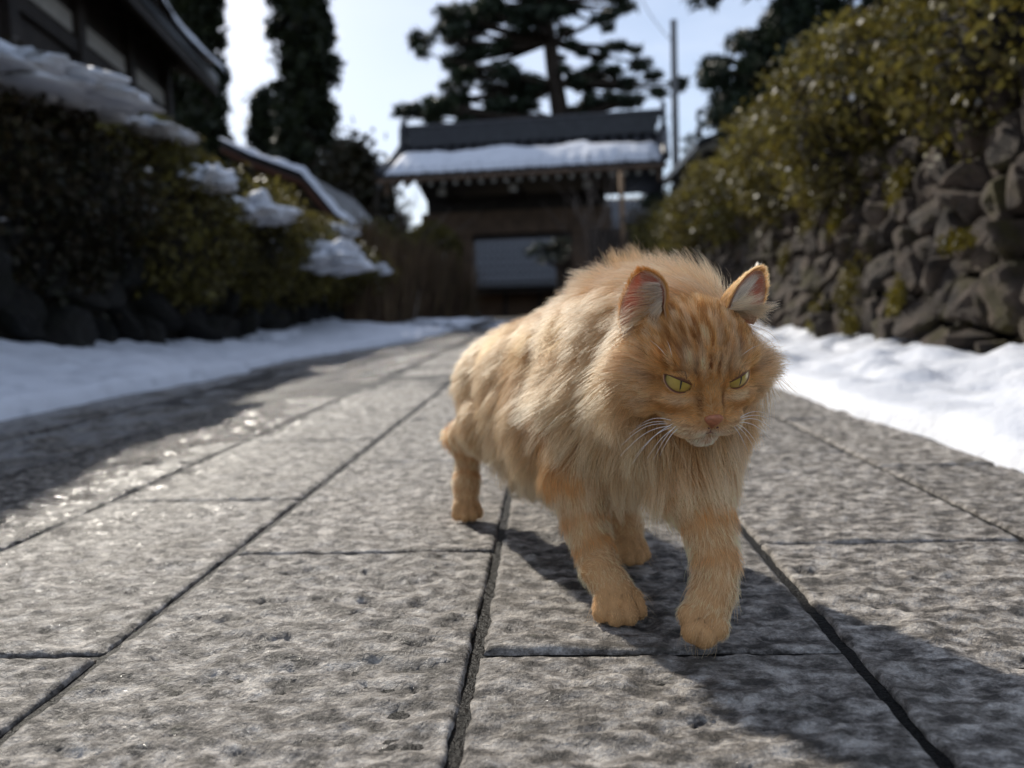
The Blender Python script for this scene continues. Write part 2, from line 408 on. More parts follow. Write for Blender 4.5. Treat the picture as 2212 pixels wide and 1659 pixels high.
# ------------------------------------------------------------------ snow banks
def bank(name, edge, wall, rise, lump, y0, y1, seed, step=.03, ns=34, lip=.035, ragged=.13):
    "snow lying between the path edge and a wall: edge(Y), wall(Y) give X; rise(Y) the height at the wall"
    ys = np.arange(y0, y1, step); s = np.linspace(0, 1, ns)
    Y, Sg = np.meshgrid(ys, s, indexing='ij')
    E = np.array([edge(y) for y in ys]); W = np.array([wall(y) for y in ys]); Rr_ = np.array([rise(y) for y in ys])
    E = E + (fbm(np.stack([ys * 3.1, ys * 0 + seed, ys * 0], 1), 4) - .5) * ragged
    X = E[:, None] * (1 - Sg) + W[:, None] * Sg
    d = np.abs(X - E[:, None])
    n1 = fbm(np.stack([X * 2.6, Y * 2.6, X * 0 + seed], -1), 4) - .5; n2 = fbm(np.stack([X * 9, Y * 9, X * 0 + seed + 4], -1), 3) - .5
    n3 = np.abs(fbm(np.stack([X * 5, Y * 4, X * 0 + seed + 8], -1), 3) - .5)
    Z = lip * np.sqrt(np.clip(d / .05, 0, 1)) + Rr_[:, None] * Sg ** .8 + lump * n1 * np.clip(d / .25, 0, 1) * 2 + .035 * n2 * np.clip(d / .10, 0, 1) - lump * .6 * np.clip(.16 - n3, 0, 1) * 4 * np.clip(d / .3, 0, 1)
    Z = np.maximum(Z, .004 * (d > 0.01)); Z[:, 0] = -.03
    V = np.stack([X, Y, Z], -1).reshape(-1, 3); I = np.arange(len(V)).reshape(Y.shape)
    F = np.stack([I[:-1, :-1], I[1:, :-1], I[1:, 1:], I[:-1, 1:]], -1).reshape(-1, 4)
    if V[I[0, -1], 0] > V[I[0, 0], 0]: F = F[:, ::-1]
    o = kept(mobj(name, V, F, M_SNOW, None, True))
    return o
le = np.array([gnd(*p)[:2] for p in ((0, 906), (430, 823), (602, 784), (752, 758), (900, 735), (985, 712))])
re_ = np.array([gnd(*p)[:2] for p in ((2212, 1028), (2131, 1004), (1993, 942), (1774, 877), (1683, 842))])
left_edge = lambda y: float(np.interp(y, le[:, 1], le[:, 0]))
right_edge = lambda y: float(np.interp(y, re_[:, 1], re_[:, 0]))
LW, RW = -2.36, 1.46
o = bank('snow_bank', left_edge, lambda y: LW - .15, lambda y: float(np.interp(y, [1, 3.2, 4.5, 6, 7.0, 8, 10, 15], [.20, .19, .11, .09, .13, .22, .10, .10])), .05, .8, 15.5, 3)
tag(o, 'shaded snow bank ploughed up along the dark mossy wall', 'snow bank')
o = bank('snow_bank', right_edge, lambda y: RW + .10, lambda y: float(np.interp(y, [1, 2.4, 3.2, 5, 9], [.13, .10, .06, .05, .06])), .085, .75, 12, 11, ragged=.045)
tag(o, 'sunlit lumpy snow bank at the foot of the brown fieldstone wall', 'snow bank')

# ------------------------------------------------------------------ rubble walls
def clip_poly(poly, p, n):
    out = []
    for i in range(len(poly)):
        a, b = poly[i], poly[(i + 1) % len(poly)]; da, db = (a - p) @ n, (b - p) @ n
        if da <= 0: out.append(a)
        if da * db < 0: out.append(a + (b - a) * (da / (da - db)))
    return out
def rubble(root, y0, y1, h0, h1, cell, to3, mat, seed, ang):
    "irregular stones: Voronoi cells on the wall face, each a bulging block of its own"
    rg = np.random.default_rng(seed); pts = []
    ca, sa = math.cos(ang), math.sin(ang); cu, cvv = cell
    L = (y1 - y0) + (h1 - h0) + 2
    for i in range(-int(L / cu), int(L / cu)):
        for j in range(-int(L / cvv), int(L / cvv)):
            a = (i + .5 * (j % 2)) * cu + rg.normal(0, cu * .26); b = j * cvv + rg.normal(0, cvv * .26)
            y = (y0 + y1) / 2 + a * ca - b * sa; z = (h0 + h1) / 2 + a * sa + b * ca
            if y0 - .02 < y < y1 + .02 and h0 - .02 < z < h1 + .05: pts.append((y, z))
    pts = np.array(pts); n = 0
    for i, p in enumerate(pts):
        poly = [np.array(q) for q in ((y0 - .1, h0 - .1), (y1 + .1, h0 - .1), (y1 + .1, h1 + .08), (y0 - .1, h1 + .08))]
        d = np.linalg.norm(pts - p, axis=1)
        for j in np.argsort(d)[1:16]:
            q = pts[j]; poly = clip_poly(poly, (p + q) / 2, (q - p) / d[j])
            if len(poly) < 3: break
        if len(poly) < 3: continue
        poly = np.array(poly); c = poly.mean(0)
        # round the corners and resample
        ring = []
        for k in range(len(poly)):
            a, b = poly[k], poly[(k + 1) % len(poly)]; m = max(2, int(np.linalg.norm(b - a) / (min(cell) * .30)))
            for t in range(m): ring.append(a + (b - a) * t / m)
        ring = np.array(ring); ring = .74 * ring + .13 * (np.roll(ring, 1, 0) + np.roll(ring, -1, 0)); ring = ring + rg.normal(0, min(cell) * .035, ring.shape)
        size = np.linalg.norm(ring - c, axis=1).mean(); k = len(ring)
        bul = size * rg.uniform(.12, .62); tilt = rg.normal(0, .38, 2)
        V = []
        for sc, dp in ((.90, -.5), (.86, .35), (.70, .88), (.38, 1.0)):
            q = c + (ring - c) * sc; nz_ = fbm(np.c_[q * 9, np.full(k, seed + i * 1.7)], 2) - .5
            dd = bul * dp + (size * .75 * nz_ + (q - c) @ tilt) * (dp > 0.1)
            V += [to3(y, z, dpt) for (y, z), dpt in zip(q, dd)]
        V.append(to3(c[0], c[1], bul * 1.05)); V = np.array(V); F = []
        for r in range(3):
            for a in range(k): F.append([r * k + a, r * k + (a + 1) % k, (r + 1) * k + (a + 1) % k, (r + 1) * k + a])
        for a in range(k): F.append([3 * k + a, 3 * k + (a + 1) % k, 4 * k])
        nn = np.cross(V[k] - V[-1], V[k + k // 3] - V[-1]); out = to3(c[0], c[1], 1) - to3(c[0], c[1], 0)
        if nn @ out < 0: F = [f[::-1] for f in F]
        mobj('stone', V, F, mat, root, False); n += 1
    return n
rw = empty('stone_wall', (0, 0, 0)); tag(rw, 'brown fieldstone retaining wall with yellow moss, below the olive hedge', 'stone wall')
RB = .20
to_r = lambda y, z, d: np.array([RW + RB * z - d, y, z])
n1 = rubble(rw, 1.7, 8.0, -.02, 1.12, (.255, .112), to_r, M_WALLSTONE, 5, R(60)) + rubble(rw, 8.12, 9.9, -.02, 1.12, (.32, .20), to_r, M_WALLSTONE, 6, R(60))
MB().prism([(RW + .03, 0, -.2), (RW + RB * 1.15 + .03, 0, 1.15), (RW + .9, 0, 1.15), (RW + .9, 0, -.2)], (0, 13.5, 0)).build('backing', M_CORE, rw).location = (0, 1.0, 0)
lwall = empty('stone_wall', (0, 0, 0)); tag(lwall, 'dark mossy stone wall in deep shade under the snow-dotted hedge', 'stone wall')
to_l = lambda y, z, d: np.array([LW - .12 * z + d, y, z])
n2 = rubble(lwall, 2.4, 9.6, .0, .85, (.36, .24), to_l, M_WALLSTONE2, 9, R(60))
MB().prism([(LW - .03, 0, -.2), (LW - .13, 0, .95), (LW - .9, 0, .95), (LW - .9, 0, -.2)], (0, 8.4, 0)).build('backing', M_CORE, lwall).location = (0, 1.2, 0)
print('stones', n1, n2)

# ------------------------------------------------------------------ foliage
lrng = np.random.default_rng(33)
def leaf_quads(C, size, aspect=.55, N=None, spread=1.0, rg=lrng):
    "one folded leaf (two triangles over a diamond) for each centre"
    n = len(C); d = rg.normal(0, 1, (n, 3))
    if N is not None: d = nrm_(d * spread + N * 0)
    d = nrm_(d); b = nrm_(np.cross(d, rg.normal(0, 1, (n, 3)) if N is None else N + .5 * rg.normal(0, 1, (n, 3))))
    s = (size * (.6 + .8 * rg.random(n)))[:, None]
    a0 = C - d * s * .5; a1 = C + d * s * .5; m0 = C + b * s * .5 * aspect; m1 = C - b * s * .5 * aspect
    V = np.stack([a0, m0, a1, m1], 1).reshape(-1, 3); F = np.arange(4 * n).reshape(n, 4)
    return V, F
def nrm_(a): return a / (np.linalg.norm(a, axis=-1, keepdims=True) + 1e-9)
def blob_mesh(c, rad, amp, fq, seed, nu=28, nv=18):
    V, F = [], []
    for i in range(nv + 1):
        t = math.pi * i / nv
        for j in range(nu):
            p = 2 * math.pi * j / nu; V.append((math.sin(t) * math.cos(p), math.sin(t) * math.sin(p), math.cos(t)))
    V = np.array(V); V = V * (1 + amp * (fbm(V * fq + seed, 3) - .5) * 2)[:, None] * np.asarray(rad) + np.asarray(c)
    for i in range(nv):
        for j in range(nu): F.append([i * nu + j, (i + 1) * nu + j, (i + 1) * nu + (j + 1) % nu, i * nu + (j + 1) % nu])
    return V, F
def shrub(name, c, rad, n, leaf, mat, label, cat_, group, seed, cut=None, core=.80, amp=.30, fq=2.3, layers=.22):
    rg = np.random.default_rng(seed); c = np.asarray(c, float); rad = np.asarray(rad, float)
    o = empty(name, (c[0], c[1], max(c[2] - rad[2], 0))); tag(o, label, cat_, group); base = np.array(o.location)
    d = nrm_(rg.normal(0, 1, (n, 3))); r = 1 + amp * (fbm(d * fq + seed, 3) - .5) * 2 + .10 * (fbm(d * 9 + seed, 2) - .5) * 2
    r = r * (1 - layers * rg.random(n) ** 1.6) + .05 * rg.normal(0, 1, n)
    C = c + d * rad * r[:, None]
    if cut is not None: C = C[cut(C)]
    V, F = leaf_quads(C, leaf, .6, rg=rg)
    mobj('foliage', V - base, F, mat, o)
    V, F = blob_mesh(c, rad * core, amp, fq, seed)
    mobj('branch_core', V - base, F, M_CORE, o, True)
    return o
# right: a long olive azalea hedge spilling over the wall, built shrub by shrub
for i in range(9):
    y = 1.9 + 1.35 * i
    shrub('azalea_shrub', (2.16 + .06 * math.sin(i * 2.1), y, 1.33 - .025 * i + .04 * math.sin(i * 3)), (.82, 1.02, .62), 24000 if i < 5 else 14000, .040 if i < 4 else .052, M_AZALEA,
          'olive azalea shrub of the hedge spilling over the fieldstone wall', 'shrub', 'azalea hedge on the fieldstone wall', 100 + i)
# left: dark hedge above the shaded wall
for i in range(7):
    y = 2.7 + 1.22 * i
    shrub('azalea_shrub', (-2.86 + .02 * i, y, .93 - .03 * i), (.78, .92, (.72, .72, .70, .64, .58, .52, .46)[i]), 19000, .046, M_AZALEA_D if i < 2 else M_AZALEA,  # light put into leaf colour: shaded tone on near shrubs, sunlit tone beyond
          'dark azalea shrub of the shaded hedge above the mossy wall', 'shrub', 'azalea hedge on the mossy wall', 200 + i)
LSH = [(np.array([-2.86 + .02 * i, 2.7 + 1.22 * i, .93 - .03 * i]), np.array([.78, .92, (.72, .72, .70, .64, .58, .52, .46)[i]]) * 1.0) for i in range(7)]
def on_hedge(u, v, X):
    "first point where the ray through a photo pixel meets the hedge's shrubs"
    w = M_CW @ np.array([(u - CU) / FPX, (CV - v) / FPX, -1.0]); best = None
    for c, r in LSH:
        o_, d_ = (CAM - c) / r, w / r; A, B, C_ = d_ @ d_, 2 * o_ @ d_, o_ @ o_ - 1; q = B * B - 4 * A * C_
        if q > 0:
            t = (-B - math.sqrt(q)) / (2 * A)
            if t > 0 and (best is None or t < best): best = t
    return CAM + w * best if best else pixX(u, v, X)
# moss tufts on the sunny wall
C = []
for (u, v, w_, h_) in ((1858, 615, 18, 48), (1795, 690, 10, 34), (1925, 395, 16, 34), (1735, 470, 12, 40), (1700, 560, 8, 26), (2085, 520, 18, 18), (1975, 640, 10, 30), (1880, 700, 12, 20), (1800, 470, 10, 30)):
    p = pixX(u, v, RW + .06); k = p[1] / FPX; z = max(p[2], .1)
    m = 420; q = np.stack([np.zeros(m), lrng.normal(0, w_ * k * 1.6, m), lrng.normal(0, h_ * k * .55, m)], 1) + p
    q[:, 0] = RW + RB * q[:, 2] - .05 - .035 * lrng.random(m); C.append(q)
V, F = leaf_quads(np.vstack(C), .022, .5)
mo_ = mobj('moss', V, F, leaf_mat("yellow_moss", [(.16, .125, .008), (.27, .215, .012), (.12, .10, .010)], .2), rw); mo_['kind'] = 'stuff'; mo_['label'] = 'yellow-green moss tufts between the stones'

# ------------------------------------------------------------------ snow lying on the dark hedge and the roofs
def snow_clump(p, rad, seed, label, flat=.6, group='snow clumps on the dark hedge'):
    V, F = blob_mesh((0, 0, 0), np.array(rad) * [1, 1, .85], .75, 2.6, seed, 44, 26)
    V[:, 2] = np.where(V[:, 2] < 0, V[:, 2] * flat, V[:, 2])
    o = mobj('snow_clump', V, F, M_SNOW, None, True); o.location = tuple(map(float, p))
    tag(o, label, 'snow', group); return o
for i, (u, v, X, rad, lab) in enumerate((
    (55, 175, -2.72, (.30, .42, .10), 'broad snow cap on the hedge in front of the dark timber house'),
    (165, 205, -2.74, (.28, .45, .09), 'smooth snow tongue on the hedge below the timber house wall'),
    (345, 287, -2.85, (.16, .30, .06), 'narrow snow strip on the hedge crest below the house eave'),
    (462, 395, -2.70, (.14, .22, .10), 'small snow lump on the hedge beside the long snow drift'),
    (565, 465, -2.62, (.22, .50, .14), 'thick snow lump hanging over the hedge edge'),
    (725, 505, -2.60, (.20, .30, .09), 'little rounded snow cap on the last hedge shrub'),
    (715, 565, -2.45, (.32, .55, .20), 'large snow heap where the dark hedge ends'),
    (800, 585, -2.6, (.18, .4, .10), 'low snow patch above the brushwood fence'))):
    snow_clump(on_hedge(u, v, X), rad, 300 + i * 7, lab)

# ------------------------------------------------------------------ brushwood fence and clipped bush before the gate
def twig_mass(p0, p1, h, n, seed, width=.25):
    rg = np.random.default_rng(seed); p0, p1 = np.asarray(p0), np.asarray(p1); V, F = [], []
    t = rg.random(n); B = p0 + (p1 - p0) * t[:, None] + rg.normal(0, width * .4, (n, 3)) * np.array([1, 1, 0]); H = h * (.7 + .45 * rg.random(n) + .25 * np.sin(t * 19))
    lean = rg.normal(0, .13, (n, 2)); w = .008 + .010 * rg.random(n); a = rg.random(n) * 3.14
    top = B + np.stack([lean[:, 0] * H, lean[:, 1] * H, H], 1); sd = np.stack([np.cos(a), np.sin(a), np.zeros(n)], 1) * w[:, None]
    V = np.stack([B - sd, B + sd, top + sd * .3, top - sd * .3], 1).reshape(-1, 3)
    return V, np.arange(4 * n).reshape(n, 4)
f0, f1 = np.array([-2.35, 9.2, 0]), np.array([-1.75, 16.2, 0])
fe = empty('brushwood_fence', tuple(f0)); tag(fe, 'low brown brushwood fence between the dark hedge and the gate', 'fence')
V, F = twig_mass(f0, f1, 1.0, 5200, 5, .30); o = mobj('twigs', V - f0, F, M_DRYTWIG, fe); o['kind'] = 'stuff'
for z in (.35, .75): MB().tube([f0 * 0 + [0, 0, z], f1 - f0 + [0, 0, z]], .025, 6).build('rail', M_DRYTWIG, fe)
shrub('round_shrub', pix(930, 552, 15.6), (.60, .58, .62), 9000, .06, M_AZALEA, 'dark clipped round bush beside the gate post', 'shrub', None, 77, core=.85, amp=.12)
shrub('leafy_shrub', pix(815, 560, 13.2), (.62, .6, .55), 6000, .06, M_AZALEA, 'loose olive shrub behind the brushwood fence', 'shrub', None, 78, core=.7, amp=.4)

# ------------------------------------------------------------------ trees
def tube_obj(name, pts, rad, mat, parent, base, n=10):
    m = MB().tube(np.asarray(pts) - base, rad, n); return m.build(name, mat, parent, True)
def cedar(p, h, rbase, seed, label, n=26000, leaf=.20, low=.06, taper=.8, mat=None):
    rg = np.random.default_rng(seed); p = np.asarray(p, float); o = empty('cedar_tree', tuple(p)); tag(o, label, 'tree', 'tall cedars behind the houses')
    tube_obj('trunk', [p, p + [0, 0, h * .5], p + [0, 0, h * .97]], [h * .022, h * .016, .03], M_BARK, o, p)
    nc = 620; z = low + (1 - low) * rg.random(nc) ** .9; th = rg.random(nc) * 6.283
    lob = 1 + .40 * (fbm(np.stack([np.cos(th) * 1.3, np.sin(th) * 1.3, z * 9 + seed], 1), 3) - .5) * 2
    rad = rbase * ((1 - z) ** .45 * (1 - taper) + taper * np.clip((1 - z) * 3, 0, 1) ** .7) * lob
    rr = rad * np.sqrt(.06 + .94 * rg.random(nc)); cc = p + np.stack([np.cos(th) * rr, np.sin(th) * rr, z * h - .15 * rr], 1)
    m = n // nc; C = np.repeat(cc, m, 0) + rg.normal(0, 1, (nc * m, 3)) * np.array([.26, .26, .36]) * rbase * .50
    V, F = leaf_quads(C, leaf * 1.35, .42, rg=rg); mobj('crown', V - p, F, mat or M_CEDAR, o)
    br = MB()
    for k in range(26):
        zz = p + [0, 0, h * (low + (1 - low) * k / 26)]; a = k * 2.4; q = rbase * .8 * (1 - .6 * k / 26); MB().tube([zz - p, zz - p + [math.cos(a) * q, math.sin(a) * q, -.1 * q]], [.05, .015], 5).build('limb', M_BARK, o)
    return o
def at_ground(u, Y): q = pix(u, 600, Y); return np.array([q[0], Y, -.09])
cedar(at_ground(470, 27), 17.0, .62, 41, 'dark cedar rising behind the snow-edged house eave', 42000, low=.02)
cedar(at_ground(400, 33), 21.0, 1.3, 44, 'distant dark cedar half hidden by the house roof', 40000, .26, low=.02)
cedar(at_ground(678, 26), 19.0, .92, 42, 'tall columnar cedar standing alone against the pale sky', 60000, low=.02)
cedar(at_ground(592, 30), 8.2, 1.15, 43, 'lower feathery cedar with gaps beside the tall columnar cedar', 16000, .22, low=.1, taper=.35)
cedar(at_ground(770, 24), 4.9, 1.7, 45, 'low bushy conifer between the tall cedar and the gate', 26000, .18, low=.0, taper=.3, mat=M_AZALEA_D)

def pine(p, h, pads, seed, label, trunk, group=None, leaf=.34, per=430):
    rg = np.random.default_rng(seed); p = np.asarray(p, float); o = empty('pine_tree', tuple(p)); tag(o, label, 'tree', group)
    tube_obj('trunk', trunk, np.linspace(h * .028, h * .006, len(trunk)), M_BARK, o, p, 10)
    T = np.asarray(trunk); C = []; br = MB()
    for (q, rx, rz) in pads:
        m = int(per * rx * rx * 1.4) + 60; d = nrm_(rg.normal(0, 1, (m, 3))) * (rg.random(m) ** .45)[:, None]
        C.append(q + d * np.array([rx, rx, rz]))
        k = np.argmin(np.abs(T[:, 2] - (q[2] - .5 * rx))); a = T[k]
        MB().tube([a - p, (a + q) / 2 - p + [0, 0, -.15 * rx], q - p], [.09, .06, .02], 5).build('limb', M_BARK, o)
    V, F = leaf_quads(np.vstack(C), leaf, .20, rg=rg); mobj('crown', V - p, F, M_PINE, o); return o
prg = np.random.default_rng(12)
def pads_in(poly, n, Y, dY, rmin, rmax, flat, holes=()):
    poly = np.array(poly, float); out = []
    lo, hi = poly.min(0), poly.max(0)
    while len(out) < n:
        q = lo + (hi - lo) * prg.random(2); ins = False
        for i in range(len(poly)):
            a, b = poly[i], poly[i - 1]
            if (a[1] > q[1]) != (b[1] > q[1]) and q[0] < (b[0] - a[0]) * (q[1] - a[1]) / (b[1] - a[1]) + a[0]: ins = not ins
        if not ins or any(((q[0] - hx) / rx) ** 2 + ((q[1] - hy) / ry) ** 2 < 1 for hx, hy, rx, ry in holes): continue
        y = Y + prg.normal(0, dY); r = prg.uniform(rmin, rmax); out.append((pix(q[0], q[1], y), r, r * flat))
    return out
PY = 25.0
tp = [at_ground(1225, PY), pix(1212, 260, PY), pix(1200, 180, PY), pix(1188, 90, PY), pix(1175, 0, PY), pix(1165, -120, PY), pix(1165, -230, PY)]
pads = pads_in([(905, 30), (1000, 10), (1120, -60), (1160, 20), (1150, 110), (1170, 200), (1150, 262), (1010, 262), (880, 262), (860, 235), (930, 215), (960, 180), (905, 110)], 84, PY, .9, .20, .55, .50, ((1125, 118, 32, 34), (965, 250, 40, 10), (950, 175, 22, 20)))
pads += pads_in([(1180, -60), (1330, -40), (1370, 40), (1385, 130), (1430, 160), (1490, 175), (1480, 215), (1380, 240), (1300, 262), (1240, 250), (1215, 170), (1195, 90), (1160, 20)], 62, PY, .9, .16, .42, .38, ((1170, 130, 26, 40), (1330, 245, 60, 14), (1240, 120, 18, 14)))
pads += pads_in([(1000, -60), (1340, -60), (1300, -190), (1160, -260), (1050, -180)], 26, PY, 1.0, .4, .8, .5)
pine(tp[0], 12, pads, 51, 'broad pine with layered dark branches behind the gate roof', tp)
# dark pine leaning in over the hedge on the right
PY2 = 15.0
tp2 = [at_ground(1760, PY2), pix(1745, 330, PY2), pix(1725, 120, PY2), pix(1720, -80, PY2), pix(1715, -300, PY2)]
pads = pads_in([(1470, -40), (1560, 12), (1640, 30), (1700, -10), (1930, -40), (1930, 120), (1760, 260), (1640, 330), (1560, 300), (1540, 210), (1520, 150), (1560, 95), (1620, 60)], 150, PY2, .7, .22, .42, .6, ((1575, 55, 60, 26), (1690, 130, 10, 9), (1545, 330, 30, 30)))
pads += pads_in([(1480, -40), (1960, -40), (1900, -260), (1600, -260)], 30, PY2, .9, .4, .7, .6)
pine(tp2[0], 9, pads, 52, 'dark dense pine overhanging the olive hedge on the wall', tp2, leaf=.22, per=900)
PY3 = 24.0
tp3 = [at_ground(1520, PY3), pix(1515, 380, PY3), pix(1512, 270, PY3)]
pads = [(pix(1500 + dx, v, PY3 + .2 * i), .42, .14) for i, (dx, v) in enumerate(((0, 300), (-8, 322), (10, 340), (-2, 362), (8, 384), (-14, 410), (6, 428), (-24, 440)))]
pine(tp3[0], 5, pads, 53, 'small tiered pine beyond the utility pole', tp3, leaf=.16, per=420)
PY4 = 22.5
tp4 = [at_ground(1203, PY4), pix(1207, 640, PY4), pix(1212, 575, PY4), pix(1200, 535, PY4)]
pads = [(pix(u, v, PY4), .26, .13) for u, v in ((1165, 530), (1185, 545), (1200, 525), (1215, 540), (1175, 560), (1220, 518), (1150, 545), (1205, 556))]
pine(tp4[0], 3, pads, 54, 'small green garden pine seen through the gate opening', tp4, leaf=.12, per=900)
pads = pads_in([(1385, 380), (1425, 395), (1430, 450), (1400, 470), (1380, 440)], 12, 22, .3, .25, .4, .7)
pine(at_ground(1405, 22), 4, pads, 55, 'dark bushy conifer behind the gate roof corner', [at_ground(1405, 22), pix(1405, 450, 22), pix(1405, 385, 22)], leaf=.16, per=700)

def bare(name, p, h, seed, label, n0=7, spread=.28, wid=.030):
    rg = np.random.default_rng(seed); p = np.asarray(p, float); o = empty(name, tuple(p)); tag(o, label, 'shrub', 'bare shrubs before the gate')
    mb = MB()
    def grow(a, d, L, r, lev):
        pts = [a]; dd = d.copy()
        for _ in range(4): dd = nrm_(dd + rg.normal(0, .13, 3) + [0, 0, .04]); pts.append(pts[-1] + dd * L / 4)
        mb.tube(pts, np.linspace(r, r * .45, 5), 5)
        if lev < 3:
            for _ in range(3 if lev else 4):
                k = rg.integers(1, 5); nd = nrm_(dd + rg.normal(0, .45, 3) + [0, 0, .15]); grow(pts[k], nd, L * rg.uniform(.45, .7), r * .5, lev + 1)
    for _ in range(n0): grow(np.zeros(3) + rg.normal(0, .06, 3) * [1, 1, 0], nrm_(np.array([rg.normal(0, spread), rg.normal(0, spread), 1.0])), h * rg.uniform(.4, .6), wid, 1)
    mb.build('branches', M_TWIG, o); return o
bare('bare_shrub', at_ground(845, 15.5), 3.2, 61, 'leafless grey shrub left of the gate roof corner', 6, .16)
bare('bare_shrub', at_ground(790, 17.5), 4.2, 64, 'tall thin leafless sapling against the sky', 3, .14, .022)
bare('bare_shrub', at_ground(1300, 14.8), 3.4, 62, 'leafless twiggy shrub in front of the gate beam', 8, .17, .034)
bare('bare_shrub', at_ground(1375, 15.0), 2.6, 63, 'leafless shrub beside the bamboo-coloured stake', 4, .14)
stp = pix(1347, 600, 14.6); st = MB().tube([(0, 0, 0), (.0, 0, 1.4), (-.02, .0, pix(1343, 372, 14.6)[2] + .1)], [.05, .047, .042], 8).build('support_stake', simple_mat("pale_stake_wood", (.24, .15, .085), .8, .25, 6), None, True)
st.location = (float(stp[0]), 14.6, -.09); tag(st, 'pale brown wooden stake standing in front of the gate', 'stake')

# ------------------------------------------------------------------ temple gate
GD_ = 17.4; gk = GD_ / FPX
gate = empty('temple_gate', (0, 0, 0)); tag(gate, 'dark timber gate with snow-covered tiled roof across the path', 'gate')
GO = pix(1132, 690, GD_); GO[2] = -.06
gyaw = R(-7)
gate.location = tuple(GO); gate.rotation_euler = (0, 0, gyaw)
def gu(u): return (u - 1132) * gk
def gv(v): return (694 - v) * gk
def gbox(name, u0, u1, v0, v1, y0, y1, mat, z0=None, parent=None):
    return MB().box((gu(u0), y0, gv(v0) if z0 is None else z0), (gu(u1), y1, gv(v1))).build(name, mat, parent or gate)
for u0, u1 in ((990, 1026), (1240, 1276)):
    gbox('post', u0, u1, 700, 500, -.17, .17, M_GATEWOOD, -.1)
    gbox('post_base', u0 - 5, u1 + 5, 700, 668, -.22, .22, M_DARKWOOD, -.1)
    gbox('rear_post', u0 + (-34 if u0 < 1100 else 42), u1 + (-42 if u0 < 1100 else 34), 700, 480, 1.3, 1.56, M_GATEWOOD, -.1)
gbox('lintel', 918, 1322, 505, 457, -.20, .20, M_GATEWOOD)
gbox('door_head', 1026.5, 1239.5, 516, 505.5, -.10, .10, M_DARKWOOD)
gbox('upper_beam', 930, 1310, 456.5, 424, -.15, .15, M_DARKWOOD)
gbox('side_panel', 930, 989.5, 700, 505.5, -.05, .03, M_DARKWOOD, -.1); gbox('side_panel', 1276.5, 1345, 700, 505.5, -.05, .03, M_DARKWOOD, -.1)
EZ, RZ = gv(400) - .02, gv(314)
DEP = 1.75
for u in (990, 1136, 1283):
    b = gbox('bracket_beam', u - 9, u + 9, 434, 418, -1.15, 1.15, M_DARKWOOD)
    MB().box((gu(u - 8), -1.19, gv(433)), (gu(u + 8), -1.152, gv(419))).build('beam_end', M_BEAMEND, b)
X0, X1 = gu(880), gu(1432)
def prof(t): return -DEP + t * DEP, EZ + (RZ - EZ) * (.72 * t + .28 * t * t)        # concave temple roof slope
for i in range(21):
    x = X0 + .25 + (X1 - X0 - .5) * i / 20
    r = MB().prism([(x - .045, -DEP + .12, EZ - .19), (x + .045, -DEP + .12, EZ - .19), (x + .045, -DEP + .12, EZ - .09), (x - .045, -DEP + .12, EZ - .09)], (0, DEP - .12, (RZ - EZ) * .80)).build('rafter', M_DARKWOOD, gate)
    MB().box((x - .04, -DEP + .085, EZ - .185), (x + .04, -DEP + .117, EZ - .095)).build('rafter_end', M_BEAMEND, r)
# roof deck
ts = np.linspace(0, 1, 8); pf = [prof(t) for t in ts]
poly = [(X0, y, z) for y, z in pf] + [(X0, -y, z) for y, z in pf[::-1][1:]] + [(X0, -y, z - .09) for y, z in pf] + [(X0, y, z - .09) for y, z in pf[::-1][1:]]
deck = MB().prism(poly, (X1 - X0, 0, 0)).build('roof', M_TILE_D, gate)
MB().box((X0 - .03, -DEP - .05, EZ - .10), (X1 + .03, -DEP + .03, EZ - .03)).build('eave_board', M_GATEWOOD, gate)
me_t = None
nt_rows = 24
for i in range(nt_rows):
    x = (X1 - X0 - .16) * i / (nt_rows - 1) + X0 + .08
    for sgn in (-1, 1):
        if me_t is None or True:
            m = MB().tube([(0, sgn * (-y) if sgn > 0 else y, z + .03) for y, z in pf], .062, 8)
            if sgn < 0 and i == 0: pass
        o = m.build('tile_row', M_TILE_D, deck, True) if i == 0 else None
        if i == 0:
            (me_front := o.data) if sgn < 0 else (me_back := o.data); o.location = (x, 0, 0)
        else:
            o = bpy.data.objects.new('tile_row', me_front if sgn < 0 else me_back); link(o, deck); o.location = (x, 0, 0)
rid = MB().box((X0 + .15, -.20, RZ - .02), (X1 - .15, .20, RZ + .20)).box((X0 + .10, -.14, RZ + .201), (X1 - .10, .14, RZ + .36)).build('ridge', M_TILE_D, deck)
MB().tube([(X0 + .05, 0, RZ + .40), (X1 - .05, 0, RZ + .40)], .09, 8).build('ridge_cap', M_TILE_D, rid)
for x, s in ((X0 + .06, -1), (X1 - .06, 1)):
    MB().prism([(x, -.24, RZ - .1), (x, .24, RZ - .1), (x, .22, RZ + .35), (x, .0, RZ + .62), (x, -.22, RZ + .35)], (.10 * s, 0, 0)).build('ridge_end_tile', M_TILE_D, rid)
for s_, xx in ((-1, X0), (1, X1)):
    m = MB().tube([(xx, y, z + .10) for y, z in pf], .085, 8); m.build('verge_tile', M_TILE_D, deck, True)
    # gable board
    MB().prism([(xx - s_ * .10, y, z - .12) for y, z in pf] + [(xx - s_ * .10, y, z - .34) for y, z in pf[::-1]], (-s_ * .05, 0, 0)).build('barge_board', M_GATEWOOD, gate)
